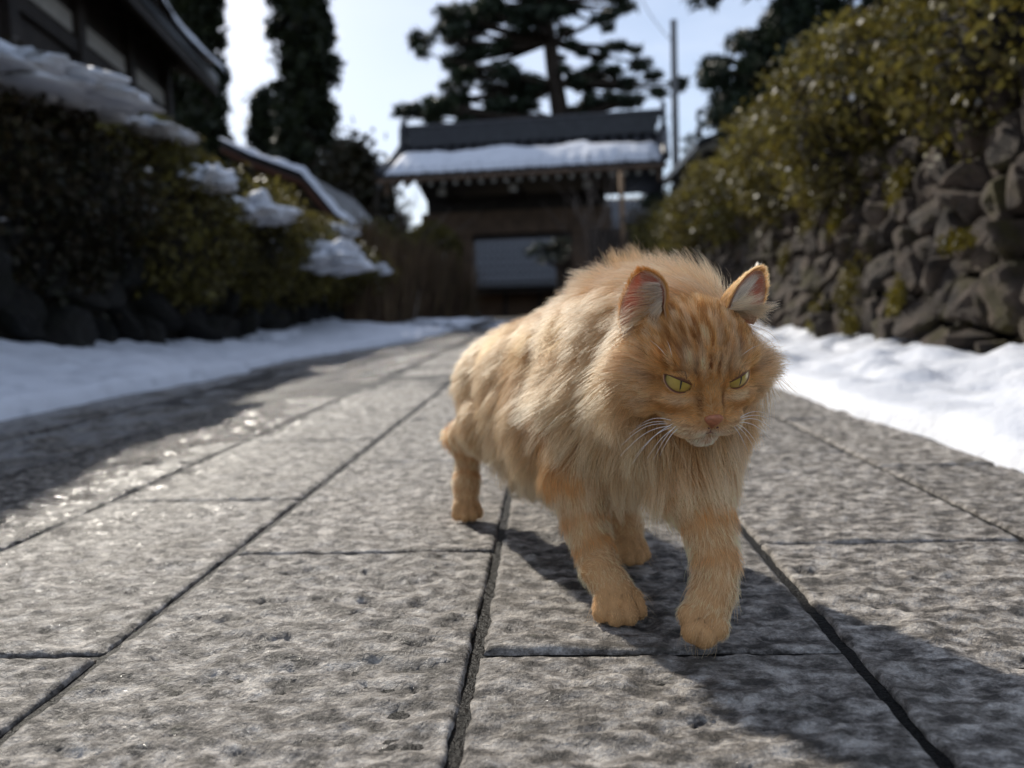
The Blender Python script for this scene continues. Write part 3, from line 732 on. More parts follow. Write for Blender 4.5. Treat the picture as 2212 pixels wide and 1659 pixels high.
# snow lying on the lower half of the front slope
nsx, nst = 90, 16
V = []
for i in range(nsx + 1):
    x = X0 + .10 + (X1 - X0 - .20) * i / nsx
    top = .64 + .06 * math.sin(i * .21) + .05 * (vnoise(np.array([[i * .31, 3.1, 0]]))[0] - .5) - (.10 if i > 66 else 0); bot = -.03 + .05 * vnoise(np.array([[i * .55, 9.2, 0]]))[0] - .02 * math.cos(i / nsx * 2 * math.pi * 23)
    for j in range(nst + 1):
        t = bot + (top - bot) * j / nst; y, z = prof(t); e = math.sin(math.pi * min(1, (j / nst) * 1.0)) ** .45
        V.append((x, y - .02, z + .05 + .21 * e * (1 + .25 * (vnoise(np.array([[i * .2, j * .4, 5]]))[0] - .5)) * min(1, (min(i, nsx - i) + .3) / 3)))
I = np.arange((nsx + 1) * (nst + 1)).reshape(nsx + 1, nst + 1); F = np.stack([I[:-1, :-1], I[1:, :-1], I[1:, 1:], I[:-1, 1:]], -1).reshape(-1, 4)
rs = mobj('roof_snow', V, F, M_SNOW, None, True); rs.location = tuple(GO); rs.rotation_euler = (0, 0, gyaw); tag(rs, 'thick snow blanket on the lower half of the gate roof', 'snow')
o = snow_clump(gnd(945, 712), (.7, .9, .16), 401, 'low snow heap at the foot of the brushwood fence near the gate', .3, None)
o = snow_clump(gnd(1000, 708) + [0, 1, 0], (.5, .6, .10), 402, 'flat snow remnant at the foot of the gate post', .3, None)
o = snow_clump(gnd(585, 750), (.45, .75, .17), 403, 'rounded grey snow heap at the end of the mossy wall', .4, None)

# outbuilding seen through the gate
hall = empty('tiled_outbuilding', (0, 0, 0)); tag(hall, 'grey tiled roof of a low building seen through the gate', 'building')
HY = 29.0; e0 = pix(1130, 612, HY); hx0, hx1 = pix(985, 612, HY)[0], pix(1420, 612, HY)[0]; ez = e0[2]
run, rise_ = 3.6, 3.3; tl_ = np.array([0, run, rise_])
rf = MB().prism([(hx0, HY, ez - .10), (hx0, HY, ez), (hx0, HY + run, ez + rise_), (hx0, HY + 2 * run, ez), (hx0, HY + 2 * run, ez - .1), (hx0, HY + run, ez + rise_ - .12)], (hx1 - hx0, 0, 0)).build('roof', M_TILE, hall)
nr = 34; mt_ = None
for i in range(nr):
    x = hx0 + .1 + (hx1 - hx0 - .2) * i / (nr - 1)
    if mt_ is None:
        m = MB()
        for k in range(12):
            a = np.array([0, -.03, ez + .02]) + tl_ * (k / 12); b = a + tl_ / 12 * 1.02 + np.array([0, 0, -.03]); m.tube([a + [0, 0, .03], b + [0, 0, .03]], .062, 6)
        o = m.build('tile_row', M_TILE, rf, True); mt_ = o.data
    else:
        o = bpy.data.objects.new('tile_row', mt_); link(o, rf)
    o.location = (x, HY, 0)
MB().box((hx0 + .1, HY + .25, ez - .34), (hx1 - .1, HY + .45, ez - .12)).build('eave_beam', M_DARKWOOD, hall)
MB().box((hx0 + .3, HY + .9, -.3), (hx1 - .3, HY + 1.05, ez + .25)).build('wall', simple_mat("brown_board_wall", (.12, .070, .038), .8, .25, 2.0, .3, 30), hall)
for i in range(6): MB().box((hx0 + .4 + i * 1.25, HY + .78, -.3), (hx0 + .52 + i * 1.25, HY + .898, ez + .2)).build('post', M_DARKWOOD, hall)

# ------------------------------------------------------------------ timber house on the left
house = empty('timber_house', (0, 0, 0)); tag(house, 'dark timber house with plaster strips and snow-edged eave behind the hedge', 'house')
E1 = pix(472, 185, 13.0)                       # far end of the eave
dvec = M_CW @ np.array([(905 - CU) / FPX, (CV - 668) / FPX, -1.0]); dvec[2] = 0; dvec /= np.linalg.norm(dvec)   # direction of its long wall
hyaw = math.atan2(-dvec[0], dvec[1]); house.location = (float(E1[0]), float(E1[1]), 0); house.rotation_euler = (0, 0, hyaw)
ez = float(E1[2])
# local axes: +y away along the wall, -x away from the path
HLEN = 12.5
MB().prism([(0, 0, ez), (0, 0, ez + .16), (-5.0, 0, ez + 2.6), (-5.0, 0, ez + 2.45)], (0, -HLEN, 0)).build('roof', M_TILE_D, house)
MB().box((-.10, -HLEN, ez - .14), (-.02, .0, ez - .005)).build('fascia', M_DARKWOOD, house)
for i in range(24): MB().prism([(-.08, -.3 - i * .5, ez - .10), (-.08, -.38 - i * .5, ez - .10), (-.08, -.38 - i * .5, ez - .01), (-.08, -.3 - i * .5, ez - .01)], (-.60, 0, .29)).build('rafter', M_DARKWOOD, house)
WX = -.62
MB().box((WX - .2, -HLEN, -.1), (WX, -.5, ez + .30)).build('wall', M_DARKWOOD, house)
def hbox(name, y0, y1, z0, z1, mat, d=.03): return MB().box((WX + .002, y0, z0), (WX + d, y1, z1)).build(name, mat, house)
for i in range(8):
    y = -.75 - i * 1.6; MB().box((WX + .001, y - .09, -.1), (WX + .09, y + .09, ez + .25)).build('post', M_DARKWOOD, house)
    for z0, z1, mm in ((ez - .52, ez - .31, M_PLASTER),):
        hbox('plaster_strip', y - 1.49, y - .11, z0, z1, mm, .02)
    hbox('rail', y - 1.51, y - .09, ez - .74, ez - .58, M_DARKWOOD, .06); hbox('rail', y - 1.51, y - .09, ez - 1.55, ez - 1.43, M_DARKWOOD, .06)
    for k in range(5): hbox('board', y - .14 - k * .27 - .25, y - .14 - k * .27, .2, ez - 1.57, M_DARKWOOD, .022 + .006 * (k % 2))
MB().box((WX - 4.0, -.72, -.1), (WX - .21, -.5, ez + .3)).build('gable_wall', M_DARKWOOD, house)
V, F = [], []
for i in range(60):
    y = -HLEN + HLEN * i / 59
    for j in range(7):
        a = math.pi * j / 6; w_ = .16 + .10 * vnoise(np.array([[i * .4, 1, 2]]))[0]
        V.append((-.13 + w_ * math.cos(a) * 1.15, y, ez + .15 + .05 * (1 - math.cos(a)) * .5 + .15 * math.sin(a) * (.6 + .8 * vnoise(np.array([[i * .33, 5, 2]]))[0])))
I = np.arange(60 * 7).reshape(60, 7); F = np.stack([I[:-1, :-1], I[1:, :-1], I[1:, 1:], I[:-1, 1:]], -1).reshape(-1, 4)
o = mobj('eave_snow', V, F, M_SNOW, None, True); o.location = house.location; o.rotation_euler = house.rotation_euler; tag(o, 'snow ridge left along the eave of the timber house', 'snow')

# low roofed lodge between house and gate
ld = empty('lodge', (0, 0, 0)); tag(ld, 'small lodge with a kinked snow-edged roof behind the hedge', 'building')
LY = 15.0
pr = [pix(u, v, LY) for u, v in ((480, 300), (545, 332), (600, 352), (655, 372), (692, 415), (730, 460), (772, 492))]
top = [tuple(p) for p in pr]; bot = [(p[0] - .05, p[1], p[2] - .16) for p in pr[::-1]]
MB().prism(top + bot, (0, 4.0, 0)).build('roof', M_TILE_D, ld)
MB().prism([(pr[0][0], LY + .3, -.1), (pr[-1][0] - .35, LY + .3, -.1), (pr[-1][0] - .35, LY + .3, pr[-1][2] + .1), (pr[3][0], LY + .3, pr[3][2] - .25), (pr[0][0], LY + .3, pr[0][2] - .25)], (0, 3.4, 0)).build('wall', M_DARKWOOD, ld)
mb = MB(); mb.tube([tuple(p + np.array([-.02, -.03, -.2])) for p in pr], .05, 6); mb.build('barge_board', simple_mat("red_brown_board", (.11, .045, .025), .7, .2, 5), ld)
V = []
for i in range(49):
    f = i / 48 * (len(pr) - 1); k = min(int(f), len(pr) - 2); p = pr[k] + (pr[k + 1] - pr[k]) * (f - k); h_ = .07 + .07 * vnoise(np.array([[i * .5, 2, 8]]))[0]
    if i < 6: h_ *= .6
    for j in range(6):
        a = math.pi * j / 5; V.append((p[0], p[1] + .12 - .28 * math.cos(a), p[2] - .02 + h_ * math.sin(a)))
I = np.arange(49 * 6).reshape(49, 6); F = np.stack([I[:-1, :-1], I[1:, :-1], I[1:, 1:], I[:-1, 1:]], -1).reshape(-1, 4)[:, ::-1]
o = mobj('roof_edge_snow', V, F, M_SNOW, None, True); tag(o, 'thin snow line along the kinked edge of the lodge roof', 'snow')

# dark house behind the olive hedge
dh = empty('dark_house', (0, 0, 0)); tag(dh, 'dark tiled house corner rising behind the olive hedge', 'house')
a = pix(1526, 324, 17); b = pix(1600, 290, 17)
MB().box((a[0], 17, -.1), (a[0] + 6, 22, a[2])).build('wall', M_DARKWOOD, dh)
MB().prism([(a[0] - .25, 16.7, a[2] - .02), (a[0] - .25, 16.7, a[2] + .12), (a[0] + 3.0, 16.7, a[2] + 1.5), (a[0] + 3.0, 16.7, a[2] + 1.36)], (0, 5.6, 0)).build('roof', M_TILE_D, dh)
c_ = pix(1438, 488, 17); d_ = pix(1526, 424, 17)
MB().prism([(c_[0], 16.9, c_[2] - .12), (c_[0], 16.9, c_[2]), (a[0] - .003, 16.9, d_[2]), (a[0] - .003, 16.9, d_[2] - .12)], (0, 3.5, 0)).build('lean_to_roof', M_TILE_D, dh)
MB().box((c_[0] + .3, 17.05, -.1), (a[0] - .004, 20, c_[2] - .05)).build('lean_to_wall', M_DARKWOOD, dh)
snow_clump(pix(1386, 468, 18.9), (.35, .5, .16), 404, 'bright snow patch on the low roof beside the gate', .4, None)
MB().box((pix(1350, 480, 19)[0], 18.8, -.1), (pix(1440, 480, 19)[0], 20, pix(1380, 480, 19)[2])).build('garden_wall', M_DARKWOOD).__setitem__('label', 'low dark garden wall joining the gate and the dark house')
bpy.data.objects['garden_wall']['category'] = 'wall'

# utility pole with its wire
up_ = at_ground(1464, 21.0); ph_ = pix(1455, 46, 21.0); pole = empty('utility_pole', tuple(up_)); tag(pole, 'slim grey utility pole between the gate and the hedge', 'pole')
pv = ph_ - up_
MB().tube([(0, 0, 0), tuple(pv * .5), tuple(pv)], [.105, .092, .078], 12).build('mast', M_POLE, pole, True)
MB().tube([tuple(pv - [0, 0, .0]), tuple(pv + [0, 0, .03])], [.09, .07], 12).build('cap', M_POLE, pole, True)
w0 = pix(1457, 95, 21.0); w1 = pix(1340, -110, 24.0); pts = [w0 + (w1 - w0) * t - np.array([0, 0, .35 * math.sin(math.pi * t)]) for t in np.linspace(0, 1, 10)]
wr = MB().tube(pts, .012, 5).build('overhead_wire', M_POLE); tag(wr, 'thin overhead wire sagging from the utility pole', 'wire')
for e_, f_ in (((1462, 235), (1330, 345)), ((1462, 275), (1340, 372))):
    q0 = pix(*e_, 21.0); q1 = pix(*f_, 19.5); pts = [q0 + (q1 - q0) * t - np.array([0, 0, .12 * math.sin(math.pi * t)]) for t in np.linspace(0, 1, 8)]
    wr = MB().tube(pts, .009, 5).build('service_wire', M_POLE); tag(wr, 'thin service wire running from the utility pole to the gate roof', 'wire', 'service wires to the gate')
FUR_N = (110000, 52000, 30000)
# ------------------------------------------------------------------ the cat
from mathutils.bvhtree import BVHTree

def rot_face(yaw, pitch, roll):
    f = np.array([math.sin(yaw) * math.cos(pitch), -math.cos(yaw) * math.cos(pitch), math.sin(pitch)])
    x = np.array([math.cos(yaw), math.sin(yaw), 0.0]); z = np.cross(f, x)
    if z[2] < 0: z = -z
    return np.stack([x * math.cos(roll) + z * math.sin(roll), f, -x * math.sin(roll) + z * math.cos(roll)], 1)

HS = 1.07 * 0.01                                    # head scale: local centimetres to metres
HA = rot_face(R(13), R(-29), R(2.0))                # head axes as columns (image right, face forward, up)
HO = pix(1524, 820, 0.652) - HA @ (np.array([0, 3.55, 0.1]) * HS)
def hl(x, y, z): return HO + HA @ (np.array([x, y, z], float) * HS)
def head_local(P): return ((P - HO) @ HA) / HS

# ---- implicit body -------------------------------------------------
VOX = 0.0021
LO = np.array([-0.24, 0.52, -0.012]); HI = np.array([0.27, 1.42, 0.345])
DIM = np.ceil((HI - LO) / VOX).astype(int) + 1
FIELD = np.full(DIM, 0.05, dtype=np.float32)
def _block(lo, hi):
    a = np.maximum(np.floor((lo - LO) / VOX).astype(int), 0); b = np.minimum(np.ceil((hi - LO) / VOX).astype(int) + 1, DIM)
    g = np.stack(np.meshgrid(*[LO[i] + VOX * np.arange(a[i], b[i]) for i in range(3)], indexing='ij'), -1).astype(np.float32)
    return tuple(slice(a[i], b[i]) for i in range(3)), g
def _union(sl, d, k):
    f = FIELD[sl]; h = np.clip(0.5 + 0.5 * (f - d) / k, 0, 1)
    FIELD[sl] = f * (1 - h) + d * h - k * h * (1 - h)
def cap(p0, r0, p1, r1, k=0.012):
    p0, p1 = np.asarray(p0, float), np.asarray(p1, float); m = max(r0, r1) + 0.045
    sl, g = _block(np.minimum(p0, p1) - m, np.maximum(p0, p1) + m)
    ab = (p1 - p0).astype(np.float32); t = np.clip(((g - p0.astype(np.float32)) @ ab) / (ab @ ab + 1e-12), 0, 1)
    d = np.linalg.norm(g - p0.astype(np.float32) - t[..., None] * ab, axis=-1) - (r0 + (r1 - r0) * t)
    _union(sl, d, k)
def chain(pts, k=0.012):
    for (a, ra), (b, rb) in zip(pts[:-1], pts[1:]): cap(a, ra, b, rb, k)
def ell(c, rad, A=np.eye(3), k=0.008, cut=False):
    c = np.asarray(c, float); rad = np.asarray(rad, np.float32); m = rad.max() + 0.04
    sl, g = _block(c - m, c + m)
    q = (g - c.astype(np.float32)) @ A.astype(np.float32)
    k0 = np.linalg.norm(q / rad, axis=-1); k1 = np.linalg.norm(q / rad ** 2, axis=-1) + 1e-6
    d = k0 * (k0 - 1) / k1
    if cut:
        f = FIELD[sl]; h = np.clip(0.5 - 0.5 * (f + d) / k, 0, 1); FIELD[sl] = f * (1 - h) - d * h + k * h * (1 - h)
    else:
        _union(sl, d, k)
def hell(c, rad, k=0.6, cut=False): ell(hl(*c), np.array(rad) * HS, HA, k * HS, cut)
def hcap(a, ra, b, rb, k=0.6): cap(hl(*a), ra * HS, hl(*b), rb * HS, k * HS)

# torso
chain([(pix(1112, 808, 1.08), .055), (pix(1170, 825, .99), .061), (pix(1262, 808, .90), .066), (pix(1345, 785, .83), .065), (pix(1425, 760, .765), .058), (hl(0, -2.5, -.6), .043)], .03)
chain([(pix(1108, 865, 1.05), .055), (pix(1180, 908, .97), .062), (pix(1265, 905, .87), .066), (pix(1350, 900, .80), .060), (pix(1420, 880, .75), .050)], .03)
cap(pix(1395, 722, .83), .038, pix(1320, 752, .89), .040, .03)        # withers
chain([((-.045, 1.12, .210), .030), ((-.058, 1.21, .160), .022), ((-.066, 1.29, .118), .020), ((-.070, 1.36, .100), .016)], .012)   # tail, hanging behind the body
# hind leg seen beside the belly: hip, knee, hock, metatarsus, paw
pwA = gnd(1005, 1128)
chain([(pix(1075, 830, 1.06), .05), (pix(1060, 920, 1.00), .034), (pix(990, 945, 1.10), .016), (pwA + [.002, .050, .088], .0150), (pwA + [0, .03, .045], .0150), (pwA + [0, .014, .020], .0160)], .012)
# the other hind leg, stepping forward under the body
pwB = gnd(1361, 1222)
chain([(pix(1215, 845, 1.02), .05), (pix(1300, 1000, .90), .034), (pix(1330, 1045, .97), .021), (pwB + [-.006, .055, .075], .0165), (pwB + [-.002, .03, .035], .0160), (pwB + [0, .014, .020], .0165)], .012)
# standing foreleg
pwC = gnd(1335, 1346)
chain([(pix(1270, 900, .80), .050), (pix(1255, 1030, .785), .033), (pix(1264, 1130, .765), .0205)], .012)
chain([(pix(1264, 1130, .765), .0205), (pix(1296, 1230, .727), .0172), (pwC + [0, .014, .020], .0180)], .004)
# lifted foreleg
lp = [pix(1500, 905, .745), pix(1497, 1045, .715), pix(1530, 1130, .688), pix(1546, 1215, .668), pix(1541, 1275, .655), pix(1527, 1318, .648)]
chain([(lp[0], .048), (lp[1], .032), (lp[2], .0215)], .014)
chain([(lp[2], .0215), (lp[3], .0185), (lp[4], .0175), (lp[5], .0180)], .004)
TOES = []
def toes(c, fwd, side, up, r=.0088, spread=.0105, reach=.018, drop=.009):
    for i, (s, f) in enumerate(((-1.45, .55), (-.5, 1.0), (.5, 1.0), (1.45, .55))):
        a = c + side * s * spread * .8 + fwd * reach * .2 + up * .002
        b = c + side * s * spread + fwd * reach * f * .85 - up * drop
        TOES.append((a, b)); cap(a, r * .95, b, r * (1.0 if abs(s) < 1 else .92), .0012)
up = np.array([0, 0, 1.0])
for P, fw in ((pwA, (.30, -.95)), (pwB, (.25, -.97)), (pwC, (.18, -.98))):
    f = np.array([fw[0], fw[1], 0]); s = np.array([-f[1], f[0], 0])
    k = .92 if P is not pwC else 1.08
    toes(P + [0, .014, .0175], f, s, up, .0085 * k, .0105 * k, .022 * k, .0085)
fw = lp[5] - lp[4]; fw = fw / np.linalg.norm(fw); fw = fw * .8 + np.array([-.25, -.45, -.2]); fw /= np.linalg.norm(fw)
sd = np.cross(fw, np.array([0., .9, -.5])); sd /= np.linalg.norm(sd)
if sd[0] < 0: sd = -sd
toes(lp[5], fw, sd, np.cross(sd, fw), .0108, .0078, .026, .004)
# head
hell((0, 0, .1), (4.9, 4.7, 4.2), .8)
hell((0, 1.9, 1.1), (3.6, 2.7, 2.7), .8)
for s in (-1, 1):
    hell((s * 3.5, .9, -1.3), (2.4, 2.7, 2.5), .8)
    hell((s * 2.2, 2.7, 1.80), (1.6, 1.45, .80), .5)                 # brow
    hell((s * 2.1, 3.1, -1.30), (1.8, 1.8, 1.2), .7)                # cheek below the eye
    hell((s * 1.38, 4.70, -2.75), (1.55, 1.40, 1.12), .35)          # whisker pad
hell((0, 3.6, -2.4), (2.7, 2.2, 1.6), .8)
hcap((0, 2.8, 1.7), 1.0, (0, 5.40, -1.75), .82, .5)                 # nose bridge
hell((0, 4.45, -4.15), (1.30, 1.20, .90), .35)                      # chin
hell((0, 2.2, -3.2), (2.6, 2.4, 1.6), .8)
EYE_R = 1.27
EYES = {}
for s in (-1, 1):
    c = np.array([s * 2.08, 3.34, .42])
    hell(c, (EYE_R * 1.03,) * 3, .15, cut=True)
    EYES[s] = c

# ---- surface of the implicit field (surface nets) -------------------
def surface(F):
    ins = F < 0
    nx, ny, nz = F.shape
    cnt = np.zeros((nx - 1, ny - 1, nz - 1), np.int8)
    for dx in (0, 1):
        for dy in (0, 1):
            for dz in (0, 1):
                cnt += ins[dx:nx - 1 + dx, dy:ny - 1 + dy, dz:nz - 1 + dz]
    act = (cnt > 0) & (cnt < 8)
    I = np.argwhere(act); idx = np.full(act.shape, -1, np.int64); idx[act] = np.arange(len(I))
    S = np.zeros((len(I), 3)); W = np.zeros(len(I))
    for ax in range(3):
        o = [a for a in range(3) if a != ax]
        for i in (0, 1):
            for j in (0, 1):
                a = I.copy(); a[:, o[0]] += i; a[:, o[1]] += j; b = a.copy(); b[:, ax] += 1
                fa = F[tuple(a.T)]; fb = F[tuple(b.T)]; m = (fa < 0) != (fb < 0)
                t = np.where(m, fa / (fa - fb + 1e-12), 0)
                p = (a - I).astype(float); p[:, ax] += t
                S[m] += p[m]; W[m] += 1
    V = LO + VOX * (I + S / W[:, None])
    quads = []
    for ax in range(3):
        o = [a for a in range(3) if a != ax]
        sl0 = [slice(1, -1)] * 3; sl0[ax] = slice(0, -1)
        sl1 = [slice(1, -1)] * 3; sl1[ax] = slice(1, None)
        m = ins[tuple(sl0)] != ins[tuple(sl1)]
        E = np.argwhere(m); off = np.ones(3, int); off[ax] = 0; E = E + off
        flip = ins[tuple(E.T)]
        def at(i, j):
            c = E.copy(); c[:, o[0]] -= i; c[:, o[1]] -= j; return idx[tuple(c.T)]
        q = np.stack([at(1, 1), at(0, 1), at(0, 0), at(1, 0)], 1)
        if ax == 1: q = q[:, ::-1]
        q[~flip] = q[~flip][:, ::-1]
        quads.append(q)
    Q = np.vstack(quads); Q = Q[(Q >= 0).all(1)]
    return V, Q
CV_, CQ_ = surface(FIELD)
def field_normal(P):
    q = (P - LO) / VOX
    def s(off):
        x = np.clip(q + off, 0, np.array(FIELD.shape) - 2.001); i = x.astype(int); f = x - i
        r = 0
        for dx in (0, 1):
            for dy in (0, 1):
                for dz in (0, 1):
                    w = (f[:, 0] if dx else 1 - f[:, 0]) * (f[:, 1] if dy else 1 - f[:, 1]) * (f[:, 2] if dz else 1 - f[:, 2])
                    r = r + w * FIELD[i[:, 0] + dx, i[:, 1] + dy, i[:, 2] + dz]
        return r
    e = 1.2
    g = np.stack([s([e, 0, 0]) - s([-e, 0, 0]), s([0, e, 0]) - s([0, -e, 0]), s([0, 0, e]) - s([0, 0, -e])], 1)
    return g / (np.linalg.norm(g, axis=1, keepdims=True) + 1e-9)

# ---- materials of the cat ------------------------------------------
def fur_material():
    m = bpy.data.materials.new("cat_fur"); m.use_nodes = True
    n, l = m.node_tree.nodes, m.node_tree.links; n.clear()
    out = n.new('ShaderNodeOutputMaterial'); at = n.new('ShaderNodeAttribute'); at.attribute_name = 'col'
    h = n.new('ShaderNodeBsdfHairPrincipled'); h.parametrization = 'COLOR'
    h.inputs['Roughness'].default_value = 0.38; h.inputs['Radial Roughness'].default_value = 0.55
    h.inputs['Random Roughness'].default_value = 0.15
    l.new(at.outputs['Color'], h.inputs['Color'])
    g = n.new('ShaderNodeGamma'); g.inputs['Gamma'].default_value = .80; l.new(at.outputs['Color'], g.inputs['Color'])
    df = n.new('ShaderNodeBsdfDiffuse'); l.new(g.outputs['Color'], df.inputs['Color'])
    mx = n.new('ShaderNodeMixShader'); mx.inputs['Fac'].default_value = .62
    l.new(h.outputs[0], mx.inputs[1]); l.new(df.outputs[0], mx.inputs[2]); l.new(mx.outputs[0], out.inputs['Surface'])
    return m
M_FUR = fur_material()
M_SKIN = simple_mat("cat_skin", (.50, .27, .11), .8, .12, 60)
M_LID, _nt, _b = new_mat("cat_eyelid"); _a = _nt.nodes.new('ShaderNodeAttribute'); _a.attribute_name = 'col'
_nt.links.new(_a.outputs['Color'], _b.inputs['Base Color']); _b.inputs['Roughness'].default_value = .45
M_NOSE = simple_mat("cat_nose", (.42, .150, .070), .5, .25, 300, .35, 900, .5, bdist=.0006)
M_NOSTRIL = simple_mat("cat_nostril", (.13, .05, .035), .6, .2, 50)
def eye_material():
    m, nt, b = new_mat("cat_eye"); n, l = nt.nodes, nt.links
    tc = n.new('ShaderNodeTexCoord'); sp = n.new('ShaderNodeSeparateXYZ'); l.new(tc.outputs['Object'], sp.inputs[0])
    def math_(op, a, bb=None):
        x = n.new('ShaderNodeMath'); x.operation = op
        for i, q in enumerate((a, bb)):
            if q is None: continue
            if isinstance(q, (int, float)): x.inputs[i].default_value = q
            else: l.new(q, x.inputs[i])
        return x.outputs[0]
    X, Z = sp.outputs['X'], sp.outputs['Z']
    r = math_('SQRT', math_('ADD', math_('MULTIPLY', X, X), math_('MULTIPLY', Z, Z)))
    nz = n.new('ShaderNodeTexNoise'); nz.inputs['Scale'].default_value = 9; nz.inputs['Detail'].default_value = 5
    l.new(tc.outputs['Object'], nz.inputs['Vector'])
    rr = math_('ADD', r, math_('MULTIPLY', math_('SUBTRACT', nz.outputs['Fac'], .5), .22))
    ramp = n.new('ShaderNodeValToRGB'); e = ramp.color_ramp.elements
    e[0].position = .12; e[0].color = (.42, .28, .035, 1); e[1].position = .9; e[1].color = (.10, .06, .015, 1)
    for p, c in ((.35, (.52, .355, .06, 1)), (.62, (.50, .34, .07, 1)), (.76, (.36, .27, .06, 1)), (.83, (.16, .09, .02, 1))):
        k = e.new(p); k.color = c
    l.new(rr, ramp.inputs['Fac'])
    sl = math_('ADD', math_('POWER', math_('DIVIDE', math_('ABSOLUTE', X), .055), 2.0), math_('POWER', math_('DIVIDE', math_('ABSOLUTE', Z), .62), 2.0))
    pm = n.new('ShaderNodeMapRange'); pm.inputs['From Min'].default_value = .75; pm.inputs['From Max'].default_value = 1.15
    l.new(sl, pm.inputs['Value'])
    mx = n.new('ShaderNodeMixRGB'); mx.inputs['Color1'].default_value = (.004, .004, .004, 1)
    l.new(pm.outputs[0], mx.inputs['Fac']); l.new(ramp.outputs['Color'], mx.inputs['Color2'])
    l.new(mx.outputs['Color'], b.inputs['Base Color'])
    b.inputs['Roughness'].default_value = .35; b.inputs['Coat Weight'].default_value = 1.0; b.inputs['Coat Roughness'].default_value = .03
    return m
M_EYE = eye_material()
def ear_material():
    m, nt, b = new_mat("cat_ear_skin"); n, l = nt.nodes, nt.links
    at = n.new('ShaderNodeAttribute'); at.attribute_name = 'col'
    l.new(at.outputs['Color'], b.inputs['Base Color']); b.inputs['Roughness'].default_value = .6
    tr = n.new('ShaderNodeBsdfTranslucent'); tr.inputs['Color'].default_value = (.72, .26, .14, 1)
    mx = n.new('ShaderNodeMixShader'); mx.inputs['Fac'].default_value = .45
    l.new(b.outputs[0], mx.inputs[1]); l.new(tr.outputs[0], mx.inputs[2])
    l.new(mx.outputs[0], n['Material Output'].inputs['Surface'])
    return m
M_EAR = ear_material()
M_WHISK = simple_mat("cat_whisker", (.85, .82, .76), .35, .05, 10)

CAT_BASE = np.array([0.0, 0.85, 0.0])
cat = mobj('cat', CV_, CQ_, M_SKIN, None, True, CAT_BASE)
tag(cat, 'long-haired ginger cat walking across the grey stone slabs, one forepaw lifted', 'cat')
def set_col(o, cols):
    a = o.data.attributes.new('col', 'FLOAT_COLOR', 'POINT')
    c = np.ones((len(cols), 4), np.float32); c[:, :3] = cols; a.data.foreach_set('color', c.ravel())
def cobj(name, V, F, mat, smooth=True, parent=None):
    "part of the cat given in world space"
    p = parent or cat; base = CAT_BASE
    return mobj(name, np.asarray(V) - base, F, mat, p, smooth)

